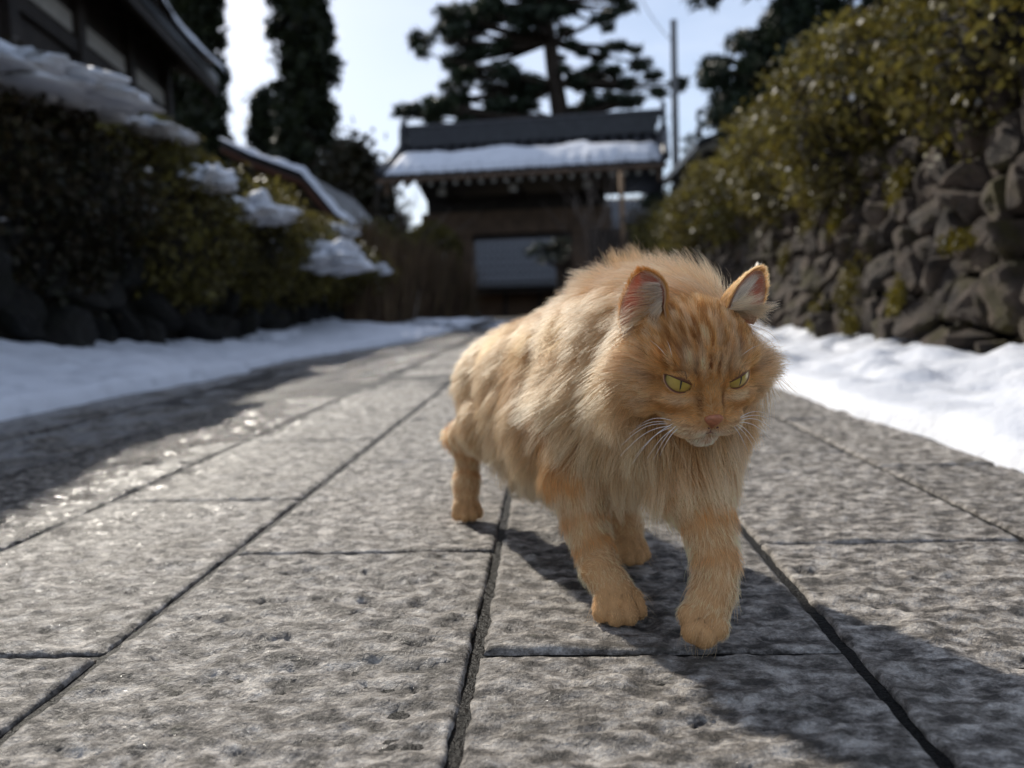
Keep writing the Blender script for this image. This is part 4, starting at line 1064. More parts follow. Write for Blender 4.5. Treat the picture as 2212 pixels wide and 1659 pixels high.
# ---- eyes and lids ---------------------------------------------------
def sphere_grid(nu=32, nv=20):
    V = [(0, 0, 1.)]; 
    for i in range(1, nv):
        t = math.pi * i / nv
        for j in range(nu):
            p = 2 * math.pi * j / nu; V.append((math.sin(t) * math.cos(p), math.sin(t) * math.sin(p), math.cos(t)))
    V.append((0, 0, -1.)); F = []
    for j in range(nu): F.append([0, 1 + j, 1 + (j + 1) % nu])
    for i in range(nv - 2):
        for j in range(nu):
            a = 1 + i * nu; b = a + nu; F.append([a + j, b + j, b + (j + 1) % nu, a + (j + 1) % nu])
    a = 1 + (nv - 2) * nu
    for j in range(nu): F.append([a + j, len(V) - 1, a + (j + 1) % nu])
    return np.array(V), F
LID_SURF = []
for s in (-1, 1):
    c = hl(*EYES[s]); rad = EYE_R * HS
    # socket axis points a little outwards; the gaze goes towards image right
    def frame(yaw, pitch):
        f = HA @ np.array([math.sin(yaw) * math.cos(pitch), math.cos(yaw) * math.cos(pitch), math.sin(pitch)])
        x = np.cross(HA[:, 2], f); x /= np.linalg.norm(x); z = np.cross(f, x)
        return np.stack([x, f, z], 1)
    gz = frame(R(-13 if s < 0 else 10), R(16))
    V, F = sphere_grid(36, 24)
    V = V[:, [0, 2, 1]] * np.array([1, 1, 1]); 
    e = bpy.data.objects.new('eye', make_mesh('eye', V, [f[::-1] for f in F], True)); e.data.materials.append(M_EYE)
    link(e, cat)
    mm = Matrix.Identity(4)
    for i in range(3):
        for j in range(3): mm[i][j] = gz[i, j] * rad
        mm[i][3] = c[i] - CAT_BASE[i]
    e.matrix_local = mm
    sk = frame(R(16 * s), R(3))
    n_ph, n_t = 56, 15
    V, C = [], []
    tilt = R(15) * s
    for i in range(n_t):
        t = i / (n_t - 1)
        for j in range(n_ph):
            p = 2 * math.pi * j / n_ph
            a = .86 * math.cos(p); sb = math.sin(p)
            inner = -s                                               # nose side
            k = math.cos(p) * inner                                   # +1 at the inner corner
            b = (.27 * sb ** 1.0 if sb > 0 else -.47 * (-sb) ** 1.15)
            b += -.10 * max(k, 0) ** 3
            if sb > 0: b -= .06 * (k)                                 # upper lid pulled down towards the nose
            x = a * math.cos(tilt) - b * math.sin(tilt); z = a * math.sin(tilt) + b * math.cos(tilt)
            th0 = math.asin(min(.93, math.hypot(x, z))); az = math.atan2(z, x)
            th = th0 + (R(100) - th0) * t
            q = 1.018 + .085 * math.sin(min(t * 2.2, 1) * math.pi / 2) + (0.04 * math.sin(min(t * 2.0, 1) * math.pi) if sb > 0 else .03 * math.sin(t * math.pi)) - .16 * t * t
            d = np.array([math.sin(th) * math.cos(az), math.cos(th), math.sin(th) * math.sin(az)])
            V.append(c + sk @ d * rad * q)
            if i == 0: C.append((.05, .022, .012) if sb > -.2 else (.16, .07, .045))
            elif i == 1: C.append((.16, .06, .03) if sb > 0 else (.20, .085, .05))
            elif i in (2, 3) and sb <= 0: C.append((.60, .35, .22))
            else: C.append((.20, .085, .025))
    V = np.array(V); F = []
    for i in range(n_t - 1):
        for j in range(n_ph):
            F.append([i * n_ph + j, (i + 1) * n_ph + j, (i + 1) * n_ph + (j + 1) % n_ph, i * n_ph + (j + 1) % n_ph])
    o = cobj('eyelid', V, F, M_LID); set_col(o, np.array(C))
    LID_SURF.append((c, sk, rad, V, n_ph, n_t))

# ---- nose -------------------------------------------------------------
V, F = sphere_grid(28, 18)
w = np.interp(V[:, 2], [-1, -.7, -.2, .4, .8, 1], [.10, .24, .58, 1.0, 1.08, 1.0])
N = np.stack([V[:, 0] * .80 * w, V[:, 1] * .42, V[:, 2] * .80 + .10 * (np.abs(V[:, 0]) ** 1.5)], 1)
for s in (-1, 1):   # nostril hollows
    d = np.hypot((N[:, 0] - s * .36) / .22, (N[:, 2] + .26) / .14); N[:, 1] -= (N[:, 1] > 0) * .16 * np.exp(-d ** 2)
NOSE_C = np.array([0, 5.90, -2.05])
tl = R(-22)
Nr = np.stack([N[:, 0], N[:, 1] * math.cos(tl) - N[:, 2] * math.sin(tl), N[:, 1] * math.sin(tl) + N[:, 2] * math.cos(tl)], 1)
nose = cobj('nose', HO + (Nr + NOSE_C) @ HA.T * HS, F, M_NOSE)
for s in (-1, 1):
    V2 = V * np.array([.10, .08, .045]); a = s * .5
    V2 = np.stack([V2[:, 0] * math.cos(a) - V2[:, 2] * math.sin(a), V2[:, 1], V2[:, 0] * math.sin(a) + V2[:, 2] * math.cos(a)], 1)
    cobj('nostril', HO + (V2 + NOSE_C + np.array([s * .34, .32, -.36])) @ HA.T * HS, F, M_NOSTRIL, parent=None)
# mouth line
mt = MB()
for s in (-1, 1):
    mt.tube([hl(0, 5.9, -2.75), hl(0, 5.95, -3.05), hl(s * .5, 5.75, -3.35), hl(s * 1.3, 5.25, -3.55), hl(s * 2.2, 4.2, -3.45)], np.array([.035, .04, .04, .04, .03]) * HS, 6)
mo = mobj('mouth', np.array(mt.V) - CAT_BASE, mt.F, simple_mat('cat_lip', (.30, .15, .11), .6, .2, 50), cat, True)

# ---- ears ---------------------------------------------------------------
EARS = []
def ear(Bi, Bo, T, back, bulge_o, bulge_i, depth, s):
    Bi, Bo, T, back = (np.asarray(a, float) for a in (Bi, Bo, T, back))
    nt_, nu_ = 26, 17
    axis = T - .5 * (Bi + Bo); wid = (Bo - Bi)
    P = np.zeros((nt_, nu_, 3))
    for i in range(nt_):
        t = -.30 + 1.30 * i / (nt_ - 1)
        tip = (1 - max(t, 0) ** 2.6) ** .62                                     # rounded outline
        mid = .5 * (Bi + Bo) + axis * t
        for j in range(nu_):
            u = -1 + 2 * j / (nu_ - 1)
            b = (bulge_o if u > 0 else bulge_i)
            half = .5 * wid * (tip * (1 - .10 * t) * (1 + b * math.sin(math.pi * min(max(t, 0) * 1.1, 1))))
            P[i, j] = mid + half * u + back * depth * (1 - u * u) * (1 - .55 * t) * tip - back * .004 * (abs(u) ** 6) * (1 - max(t, 0))
    return P
def ear_mesh(P, name):
    nt_, nu_ = P.shape[:2]
    du = np.gradient(P, axis=1); dv = np.gradient(P, axis=0); Nn = np.cross(du, dv); Nn /= np.linalg.norm(Nn, axis=2, keepdims=True) + 1e-9
    return Nn
BACK = -HA[:, 1]
def he(u, v, Y): return pix(u, v, Y)
ear_specs = {-1: dict(Bi=pix(1437, 662, .660), Bo=pix(1350, 712, .680), T=pix(1381, 589, .676), back=(.50, .84, .2), bo=.16, bi=.20, depth=.017),
              1: dict(Bi=pix(1566, 662, .672), Bo=pix(1630, 674, .690), T=pix(1641, 584, .683), back=(-.72, .68, .15), bo=.06, bi=.05, depth=.016)}
for s, q in ear_specs.items():
    bk = np.array(q['back']); bk /= np.linalg.norm(bk)
    P = ear(q['Bi'], q['Bo'], q['T'], bk, q['bo'], q['bi'], q['depth'], s)
    Nn = ear_mesh(P, 'ear')
    if (Nn[10, 8] @ bk) < 0: Nn = -Nn
    th = .0009
    nt_, nu_ = P.shape[:2]
    Vf = P.reshape(-1, 3); Vb = (P + Nn * th * 2).reshape(-1, 3)
    F = []
    n0 = nt_ * nu_
    for i in range(nt_ - 1):
        for j in range(nu_ - 1):
            a, b, c_, d = i * nu_ + j, i * nu_ + j + 1, (i + 1) * nu_ + j + 1, (i + 1) * nu_ + j
            F.append([a, b, c_, d]); F.append([n0 + d, n0 + c_, n0 + b, n0 + a])
        for j, fl in ((0, 0), (nu_ - 1, 1)):
            a, b = i * nu_ + j, (i + 1) * nu_ + j
            F.append([a, b, n0 + b, n0 + a] if not fl else [b, a, n0 + a, n0 + b])
    for j in range(nu_ - 1): F.append([(nt_ - 1) * nu_ + j, (nt_ - 1) * nu_ + j + 1, n0 + (nt_ - 1) * nu_ + j + 1, n0 + (nt_ - 1) * nu_ + j])
    o = cobj('ear', np.vstack([Vf, Vb]), F, M_EAR)
    tt = np.repeat(np.linspace(0, 1, nt_), nu_); uu = np.tile(np.linspace(-1, 1, nu_), nt_)
    pink = np.array([.62, .27, .19]); tan = np.array([.55, .36, .20]); edge = np.clip(np.maximum(np.abs(uu), tt) ** 5, 0, 1)[:, None]
    cf = pink * (1 - edge) + tan * edge
    cb = np.tile(np.array([.60, .33, .12]), (n0, 1))
    set_col(o, np.vstack([cf, cb]))
    EARS.append((s, P, Nn, bk))
# ------------------------------------------------------------------ fur
def nrm(a): return a / (np.linalg.norm(a, axis=-1, keepdims=True) + 1e-9)
def sstep(a, b, x): t = np.clip((x - a) / (b - a), 0, 1); return t * t * (3 - 2 * t)
frng = np.random.default_rng(21)
TRI = np.vstack([CQ_[:, [0, 1, 2]], CQ_[:, [0, 2, 3]]])
BVH = BVHTree.FromPolygons([tuple(v) for v in CV_], [tuple(q) for q in CQ_])
def hit(u, v):
    w = M_CW @ np.array([(u - CU) / FPX, (CV - v) / FPX, -1.0]); w /= np.linalg.norm(w)
    h = BVH.ray_cast(Vector(CAM), Vector(w))
    if h[0] is not None: return np.array(h[0])
    p = CAM + w * 0.85
    return np.array(BVH.find_nearest(Vector(p))[0])

CREAM = np.array([.92, .655, .365]); TAN = np.array([.76, .415, .145]); ORANGE = np.array([.60, .205, .026])
DARK = np.array([.11, .028, .005]); WHITE = np.array([.84, .66, .47]); RUST = np.array([.27, .078, .012])
# combed directions read off the photograph: u, v, du, dv, length cm, lift, root colour, tip colour
G = [
 (1063, 690, -30, 6, 2.6, .28, ORANGE, TAN), (1120, 675, -30, 6, 2.8, .30, ORANGE, TAN), (1180, 660, -30, 4, 3.0, .34, TAN, CREAM),
 (1240, 645, -28, -2, 3.2, .34, TAN, CREAM), (1300, 630, -24, -12, 3.6, .62, TAN, CREAM), (1350, 605, -14, -28, 3.8, .80, TAN, CREAM),
 (1395, 590, -3, -32, 4.0, .95, TAN, CREAM), (1440, 600, 8, -30, 3.2, .85, TAN, CREAM), (1500, 615, 12, -24, 2.8, .75, TAN, CREAM),
 (1560, 640, 16, -22, 2.8, .45, ORANGE, TAN),
 (1040, 740, -28, 10, 2.6, .22, ORANGE, TAN), (1102, 725, -30, 10, 3.0, .22, ORANGE, TAN), (1180, 720, -30, 8, 3.4, .24, TAN, CREAM), (1250, 710, -30, 4, 3.8, .28, ORANGE, TAN),
 (1020, 800, -24, 14, 2.8, .20, TAN, CREAM), (1083, 800, -28, 12, 3.4, .22, TAN, CREAM), (1135, 790, -29, 10, 4.0, .25, TAN, CREAM), (1228, 775, -30, 8, 4.8, .34, TAN, CREAM), (1163, 752, -30, 8, 2.2, .10, DARK, RUST),  # last guide: shade under the overhanging ruff painted as dark fur
 (1020, 860, -20, 22, 2.0, .18, TAN, CREAM), (1083, 870, -25, 20, 3.8, .24, CREAM, CREAM), (1125, 865, -26, 18, 4.4, .28, CREAM, CREAM), (1225, 845, -26, 18, 4.8, .34, TAN, CREAM), (1166, 830, -26, 16, 2.2, .10, DARK, RUST),  # last guide continues the painted ruff shade down the flank
 (1040, 930, -14, 28, 1.5, .16, TAN, CREAM), (985, 930, -12, 26, 1.2, .18, TAN, CREAM), (1000, 900, -10, 28, 1.3, .16, TAN, CREAM), (975, 950, -20, 20, 1.6, .3, TAN, CREAM), (1090, 940, -20, 26, 4.9, .24, CREAM, CREAM), (1150, 940, -20, 26, 5.1, .24, TAN, CREAM), (1178, 905, -20, 24, 2.2, .10, DARK, RUST), (1178, 950, -14, 28, 2.6, .10, RUST, TAN),  # last two guides end the painted shade below the ruff
 (1090, 1000, -12, 30, 4.9, .26, TAN, CREAM), (1140, 1010, -10, 31, 5.1, .26, TAN, CREAM), (1195, 1010, -6, 31, 4.3, .18, RUST, TAN),
 (1298, 690, -32, 6, 4.6, .30, TAN, CREAM), (1298, 735, -30, 14, 5.0, .32, TAN, CREAM), (1270, 790, -28, 18, 5.6, .44, TAN, CREAM), (1275, 845, -26, 22, 5.8, .44, TAN, CREAM),
 (1337, 720, -32, 8, 2.6, .20, TAN, CREAM), (1337, 772, -28, 20, 5.0, .36, TAN, CREAM), (1340, 830, -26, 24, 5.4, .34, TAN, CREAM), (1280, 895, -22, 27, 5.6, .40, TAN, CREAM),
 (1370, 860, -24, 26, 5.2, .30, ORANGE, CREAM), (1350, 915, -16, 30, 5.2, .28, TAN, CREAM), (1235, 895, -20, 27, 5.0, .34, TAN, CREAM),
 (1240, 960, -8, 30, 2.6, .16, RUST, TAN), (1300, 960, -6, 32, 5.7, .22, TAN, CREAM), (1360, 965, -2, 33, 6.3, .24, TAN, CREAM), (1420, 960, 2, 33, 6.5, .24, TAN, CREAM),
 (1480, 975, 4, 33, 6.3, .24, TAN, CREAM), (1530, 985, 6, 32, 5.9, .26, TAN, CREAM), (1580, 960, 2, 33, 3.0, .16, TAN, CREAM), (1610, 920, 4, 32, 2.6, .16, ORANGE, TAN),
 (1370, 1030, 2, 33, 4.7, .16, TAN, CREAM), (1420, 1030, 2, 33, 5.3, .20, TAN, CREAM), (1480, 1030, 5, 32, 4.7, .18, TAN, CREAM), (1540, 1040, 6, 32, 2.6, .16, TAN, CREAM),
 (1260, 1020, -3, 32, 1.8, .16, RUST, CREAM), (1310, 1060, 2, 32, 2.0, .16, TAN, CREAM), (1240, 1080, 2, 32, 1.2, .16, TAN, CREAM),
]
GP = np.array([hit(g[0], g[1]) for g in G])
GD = []
for g, p in zip(G, GP):
    a = pix(g[0], g[1], p[1]); b = pix(g[0] + g[2], g[1] + g[3], p[1]); GD.append((b - a) / np.linalg.norm(b - a))
GD = np.array(GD); GL = np.array([g[4] for g in G]) * .01; GF = np.array([g[5] for g in G])
GC0 = np.array([g[6] for g in G]); GC1 = np.array([g[7] for g in G])
REAR = nrm(np.array([-.47, .88, -.05]))

LEGS = [  # polylines from elbow or hock to the toes
 [pix(1252, 1045, .78), pix(1262, 1130, .765), pix(1290, 1225, .735), pwC + [-.006, .03, .04], pwC + [0, .0, .012]],
 [lp[1] + (lp[2] - lp[1]) * .15, lp[2], lp[3], lp[4], lp[5], lp[5] + fw * .03],
 [pix(1000, 945, 1.10), pwA + [.002, .052, .088], pwA + [0, .03, .045], pwA + [0, .0, .012]],
 [pix(1320, 1030, .95), pwB + [-.006, .055, .075], pwB + [-.002, .03, .035], pwB + [0, .0, .012]]]
def leg_info(P):
    best = np.full(len(P), 9.0); dirs = np.zeros((len(P), 3)); along = np.zeros(len(P)); which = np.zeros(len(P), int)
    for li, L in enumerate(LEGS):
        L = [np.asarray(q, float) for q in L]; tot = sum(np.linalg.norm(b - a) for a, b in zip(L[:-1], L[1:])); acc = 0
        for a, b in zip(L[:-1], L[1:]):
            ab = b - a; ln = np.linalg.norm(ab); t = np.clip(((P - a) @ ab) / ln ** 2, 0, 1)
            d = np.linalg.norm(P - a - t[:, None] * ab, axis=1); m = d < best
            best[m] = d[m]; dirs[m] = ab / ln; along[m] = (acc + t[m] * ln) / tot; which[m] = li
            acc += ln
    return best, dirs, along, which

def face_colour(x, z, y, P):
    "tabby markings on head-local coordinates"
    streak = fbm(np.stack([x * 3.4, z * .9, y * .9], 1) + 31, 3); blot = fbm(np.stack([x, y, z], 1) * 1.3 + 7, 3)
    c = ORANGE * .72 + TAN * .38 + np.zeros((len(x), 3))
    def mixc(col, w): nonlocal c; w = np.clip(w, 0, 1)[:, None]; c = c * (1 - w) + col * w
    def blob(cx, cz, sx, sz): return np.exp(-((x - cx) / sx) ** 2 - ((z - cz) / sz) ** 2)
    fore = sstep(.8, 1.8, z)
    mixc(RUST, fore * sstep(.50, .64, streak) * .9)
    mixc(CREAM, fore * sstep(.50, .36, streak) * .45)
    for cx, cz, sx, sz, w in ((-1.22, 1.65, .17, .85, 1.4), (1.22, 1.65, .17, .85, .9), (-.25, 2.0, .20, .7, 1.3), (.42, 2.0, .20, .75, 1.3), (-2.0, 2.9, .28, 1.1, .6), (2.0, 2.9, .28, 1.1, .6), (-.9, 3.1, .24, .9, .6), (.95, 3.1, .24, .9, .6), (-3.0, 3.4, .35, .6, .6), (3.0, 3.6, .3, .6, .8)):
        mixc(DARK, blob(cx + .12 * np.sin(z * 3), cz, sx, sz) * w * (.5 + streak))
    for s in (-1, 1):
        mixc(CREAM, blob(s * 1.75, 1.95, .45, .70) * (.25 + .8 * streak)); mixc(CREAM, blob(s * .75, 1.75, .20, .9) * .8)
        mixc(CREAM, blob(s * 2.2, -.75, 1.2, .28) * .65)
        mixc(RUST, blob(s * 3.9, .45, 1.1, .28) * .85); mixc(RUST, blob(s * 2.6, -1.45, 1.1, .40) * .85)
        mixc(DARK, blob(s * 4.1, -1.2, .8, .22) * .5)
        mixc(DARK, blob(s * .80, -.85, .22, .95) * .95)
        mixc(CREAM, blob(s * 2.0, -2.75, 1.3, .6) * .95); mixc(DARK, blob(s * 1.8, -2.25, .7, .09) * .7); mixc(RUST, blob(s * 1.7, -2.6, .8, .08) * .75); mixc(RUST, blob(s * 1.6, -2.95, .8, .07) * .6)
    mixc(RUST, blob(0, -.9, .5, .9) * .55); mixc(TAN * .8, blob(0, .35, .5, .45) * .6)
    mixc(WHITE, blob(0, -3.1, 1.1, .5)); mixc(WHITE, blob(0, -4.2, 1.8, .9) * 1.1); mixc(WHITE, blob(0, -4.9, 1.7, .8) * .7)
    mixc(DARK, sstep(.56, .70, blot) * .25)
    return c

ALLP, ALLR, ALLC = [], [], []
S = 8
sv = np.linspace(0, 1, S)
def strands(root, nor, flow, L, lift, c0, c1, rad, clump_d=None, clump_s=.5, jit=.16, frizz=.05, droop=.25, small_d=.0035, small_s=.45):
    n = len(root); flow = flow - nor * (flow * nor).sum(1, keepdims=True); flow = nrm(flow)
    lift = lift[:, None]; L = L * (0.70 + .5 * frng.random(n)) * np.where(frng.random(n) < .04, 1.25, 1)
    j = frng.normal(0, jit, (n, 3))
    d0 = nrm(flow * (1 - lift) + nor * (lift + .22) + j)
    d1 = nrm(flow * (1 - .45 * lift) + nor * lift * (.40 + .6 * lift) + np.array([0, 0, -droop]) * (1 - lift) + j * .9)
    D = nrm(d0[:, None] * (1 - sv[None, :, None]) + d1[:, None] * sv[None, :, None])
    P = root[:, None] + np.concatenate([np.zeros((n, 1, 3)), np.cumsum(.5 * (D[:, 1:] + D[:, :-1]), 1)], 1) * (L / (S - 1))[:, None, None]
    a = nrm(np.cross(d1, nor)); b = nrm(np.cross(d1, a)); ph = frng.random((n, 2)) * 6.283; fq = 3 + 5 * frng.random((n, 1))
    am = (frizz * L)[:, None] * sv[None] ** 1.3
    P = P + a[:, None] * (am * np.sin(ph[:, :1] + fq * sv[None]))[..., None] + b[:, None] * (am * np.sin(ph[:, 1:] + fq * .8 * sv[None]))[..., None]
    def clump(spacing, strength, pw):
        nonlocal P
        cell = {}
        keys = np.floor(root / spacing).astype(int)
        order = frng.permutation(n); cent = []
        seen = set()
        for i in order:
            k = (keys[i, 0], keys[i, 1], keys[i, 2])
            if k not in seen: seen.add(k); cent.append(i)
        kd = kdtree.KDTree(len(cent))
        for ii, i in enumerate(cent): kd.insert(root[i], ii)
        kd.balance()
        near = np.array([cent[kd.find(r)[1]] for r in root])
        w = (strength[:, None] if isinstance(strength, np.ndarray) else strength) * (.55 + .45 * frng.random((n, 1))) * sv[None] ** pw
        P = P * (1 - w[..., None]) + (P[near] + (root - root[near])[:, None] * .12) * w[..., None]
    if clump_d: clump(clump_d, clump_s, 1.1)
    if small_d: clump(small_d, small_s, 1.4)
    tapr = np.clip(1 - sv, 0.06, 1) ** .55
    Rr = (rad if isinstance(rad, np.ndarray) else np.full(n, rad))[:, None] * tapr[None]
    v = (1 + frng.normal(0, .17, (n, 1, 1))) * (.72 + .56 * fbm(root * 120 + 11, 2))[:, None, None]
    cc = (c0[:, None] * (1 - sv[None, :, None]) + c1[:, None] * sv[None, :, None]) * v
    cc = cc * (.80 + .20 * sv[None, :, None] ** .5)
    ALLP.append(P.astype(np.float32)); ALLR.append(Rr.astype(np.float32)); ALLC.append(np.clip(cc, .01, .93).astype(np.float32))
    return P

def sample(n, dens):
    a, b, c = CV_[TRI[:, 0]], CV_[TRI[:, 1]], CV_[TRI[:, 2]]
    ar = .5 * np.linalg.norm(np.cross(b - a, c - a), axis=1); cen = (a + b + c) / 3
    w = ar * dens(cen); t = frng.choice(len(TRI), n, p=w / w.sum())
    r1, r2 = np.sqrt(frng.random(n)), frng.random(n)
    return a[t] * (1 - r1)[:, None] + b[t] * (r1 * (1 - r2))[:, None] + c[t] * (r1 * r2)[:, None]

def head_weight(P):
    h = head_local(P); q = np.linalg.norm(h / np.array([5.6, 5.6, 5.2]) - np.array([0, .12, -.02]), axis=1)
    mz = np.linalg.norm((h - np.array([0, 4.0, -2.7])) / np.array([3.1, 2.9, 2.6]), axis=1)
    return np.maximum(sstep(1.12, .98, q) * sstep(-1.6, .6, h[:, 1] + .25 * h[:, 2]), sstep(1.12, .98, mz)), h
def legw(P):
    d, dr, al, wh = leg_info(P)
    return sstep(.046, .030, d), dr, al, wh

# body, ruff, chest ------------------------------------------------------
def dens_body(c):
    hw, _ = head_weight(c); lw, *_ = legw(c); return np.clip(1 - hw, .0, 1) * (1 - .98 * lw) + .0
root = sample(FUR_N[0], dens_body)
nor = field_normal(root)
d2 = ((root[:, None] - GP[None]) ** 2).sum(2)
w = 1 / (d2 + .010 ** 2) ** 2.2
w0 = 1 / (.075 ** 2) ** 2.2
ws = w.sum(1, keepdims=True) + w0
dflow = nrm(REAR + np.array([0, 0, -.45]))
flow = (w @ GD + w0 * dflow) / ws
Ln = (w @ GL + w0 * .032) / ws[:, 0]; lf = (w @ GF + w0 * .25) / ws[:, 0]
c0 = (w @ GC0 + w0 * TAN) / ws; c1 = (w @ GC1 + w0 * CREAM) / ws
lw, ldir, lal, _ = legw(root)
Ln = Ln * (1 - .55 * lw); flow = nrm(flow) * (1 - lw[:, None]) + ldir * lw[:, None]
# hair under the belly hangs
under = sstep(-.2, -.8, nor[:, 2]) * (root[:, 2] > .06)
flow = flow + under[:, None] * np.array([0, 0, -.4]); Ln = Ln * (1 - .05 * under)
tone = fbm(root * 26, 3); tone = sstep(.36, .66, tone)[:, None]
c0 = c0 * (1 - .45 * tone) + ORANGE * .45 * tone; c1 = c1 * (1 - .22 * tone) + TAN * .22 * tone
Ln = Ln * (.82 + .5 * fbm(root * 50 + 77, 2))
flow = flow + .42 * (np.stack([fbm(root * 85 + 5, 2), fbm(root * 85 + 55, 2), fbm(root * 85 + 95, 2)], 1) - .5) * 2
flow = flow + .30 * (np.stack([fbm(root * 34 + 5, 2), fbm(root * 34 + 55, 2), fbm(root * 34 + 95, 2)], 1) - .5) * 2
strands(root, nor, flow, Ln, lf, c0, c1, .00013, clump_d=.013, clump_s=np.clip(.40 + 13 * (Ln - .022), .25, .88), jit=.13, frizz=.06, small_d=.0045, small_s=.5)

# head ----------------------------------------------------------------------
def dens_head(c):
    hw, h = head_weight(c); return hw * (1 + 1.2 * sstep(1, 4, h[:, 1]))
root = sample(FUR_N[1], dens_head)
h = head_local(root)
keep = np.ones(len(root), bool)
for s in (-1, 1): keep &= np.linalg.norm(h - EYES[s], axis=1) > EYE_R * 1.06
keep &= ~((np.abs(h[:, 0]) < .78) & (np.abs(h[:, 2] - NOSE_C[2] - .05) < .42) & (h[:, 1] > 5.2))
root = root[keep]; h = h[keep]; nor = field_normal(root)
lid_root, lid_nor = [], []
for (c, sk, rad, V, n_ph, n_t) in LID_SURF:
    G3 = V.reshape(n_t, n_ph, 3); m = 10000
    ti = 1.6 + frng.random(m) * (n_t - 3.0); pj = frng.random(m) * n_ph
    i0 = ti.astype(int); j0 = pj.astype(int) % n_ph; j1 = (j0 + 1) % n_ph; fi = (ti - i0)[:, None]; fj = (pj - np.floor(pj))[:, None]
    pp = (G3[i0, j0] * (1 - fj) + G3[i0, j1] * fj) * (1 - fi) + (G3[i0 + 1, j0] * (1 - fj) + G3[i0 + 1, j1] * fj) * fi
    lid_root.append(pp); lid_nor.append(nrm(pp - c))
lid_root = np.vstack(lid_root); lid_nor = np.vstack(lid_nor)
islid = np.r_[np.zeros(len(root), bool), np.ones(len(lid_root), bool)]
root = np.vstack([root, lid_root]); nor = np.vstack([nor, lid_nor]); h = head_local(root)
x, y, z = h.T
fx = x * 1.15; fz = (z + 1.3) * np.where(z > -1.3, 1.0, 1.0)
rr = np.hypot(fx, fz) + .3; fx, fz = fx / rr, fz / rr
fz = np.where((np.abs(x) < 1.0) & (z > -1.4), np.maximum(fz, .8), fz)
for s in (-1, 1):
    ex, ez = x - EYES[s][0], z - EYES[s][2]; d = np.hypot(ex, ez) + .05; k = np.exp(-(d / 1.75) ** 2) * 1.6
    fx += k * ex / d; fz += k * ez / d
cheek = sstep(2.6, 4.4, np.abs(x)) * sstep(2.6, .5, z)
fx = fx + cheek * np.sign(x) * .5; fz = fz - cheek * .45
muz = sstep(3.6, 4.6, y) * sstep(-1.5, -2.2, z)
fz = fz - muz * .35; fx = fx + muz * np.sign(x) * .6
chin = sstep(-3.4, -4.0, z) * sstep(2.4, 1.4, np.abs(x)); fz = fz - chin * 1.2
flow = fx[:, None] * HA[:, 0] + fz[:, None] * HA[:, 2] - (.75 - .35 * muz)[:, None] * HA[:, 1]
dn = np.hypot(x, z + 1.6)
L = .42 + .62 * sstep(1.5, 5.5, dn)
L = L + 1.9 * cheek * sstep(3.0, 4.6, np.abs(x)) * sstep(3.2, .8, y) + .4 * sstep(3.0, 4.6, z)
L = np.where(np.hypot(np.abs(x) - 2.08, z - .4) < 1.6, np.minimum(L, .50), L); L = np.where((np.abs(x) < .9) & (y > 3.8) & (z > -2)  , .32, L)
L = L + 1.6 * sstep(4.0, 5.2, x) * np.exp(-((z + .2) / .9) ** 2)
for s, P_, Nn_, bk_ in EARS:
    fr = P_[6:12].reshape(-1, 3).mean(0); L = L * (1 - .55 * np.exp(-(np.linalg.norm(root - fr, axis=1) / .020) ** 2))
L = L + chin * .15; L = np.where((muz > .4), np.minimum(L, .36), L)
L = np.where(islid, .40, L)
lift = np.where(islid, .06, .20); lift += cheek * .12 + .10 * sstep(3.0, 4.5, z)
cc = face_colour(x, z, y, root) * 1.22
tipc = cc * .6 + (cc * 1.15) * .4; ck = (cheek * sstep(3.2, 4.4, np.abs(x)))[:, None]
tipc = tipc * (1 - .6 * ck) + CREAM * .6 * ck
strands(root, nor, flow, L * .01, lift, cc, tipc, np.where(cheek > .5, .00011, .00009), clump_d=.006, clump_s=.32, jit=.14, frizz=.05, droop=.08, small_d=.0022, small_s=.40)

# legs and paws -------------------------------------------------------------
def dens_leg(c):
    lw, _, al, _ = legw(c); hw, _ = head_weight(c); return lw * (1 - hw)
root = sample(FUR_N[2], dens_leg); nor = field_normal(root)
lw, ldir, al, wh = legw(root)
L = np.interp(al, [0, .25, .6, .85, 1], [1.5, 1.1, .85, .48, .24]) * .01
ring = .5 + .5 * np.sin(al * 26 + 3 * fbm(root * 60, 2)); ring = ring ** 2 * sstep(.9, .5, al) * (.25 + .9 * fbm(root * 45 + 3, 2))
cc = CREAM * .75 + TAN * .25 + np.zeros((len(root), 3))
ring = np.clip(ring * 1.5, 0, 1); cc = cc * (1 - ring[:, None] * .85) + ORANGE * ring[:, None] * .85
pw = sstep(.82, .95, al)[:, None]; cc = cc * (1 - .7 * pw) + (ORANGE * .55 + TAN * .45) * .7 * pw
td = np.stack([np.linalg.norm(root - a - np.clip(((root - a) @ (b - a)) / ((b - a) @ (b - a)), 0, 1)[:, None] * (b - a), axis=1) for a, b in TOES], 1); td.sort(1)
crease_shade = np.exp(-((td[:, 1] - td[:, 0]) / .0016) ** 2) * (td[:, 0] < .014); cc = cc * 1.2 * (1 - .82 * crease_shade)[:, None]  # shade between the toes painted into the fur colour
flow = ldir + .12 * (np.stack([fbm(root * 70 + 5, 2), fbm(root * 70 + 55, 2), fbm(root * 70 + 95, 2)], 1) - .5) * 2
strands(root, nor, flow, L, np.full(len(root), .26), cc, cc * 1.1, .00010, clump_d=.006, clump_s=.55, jit=.16, frizz=.06, droop=.0, small_d=.0022, small_s=.35)

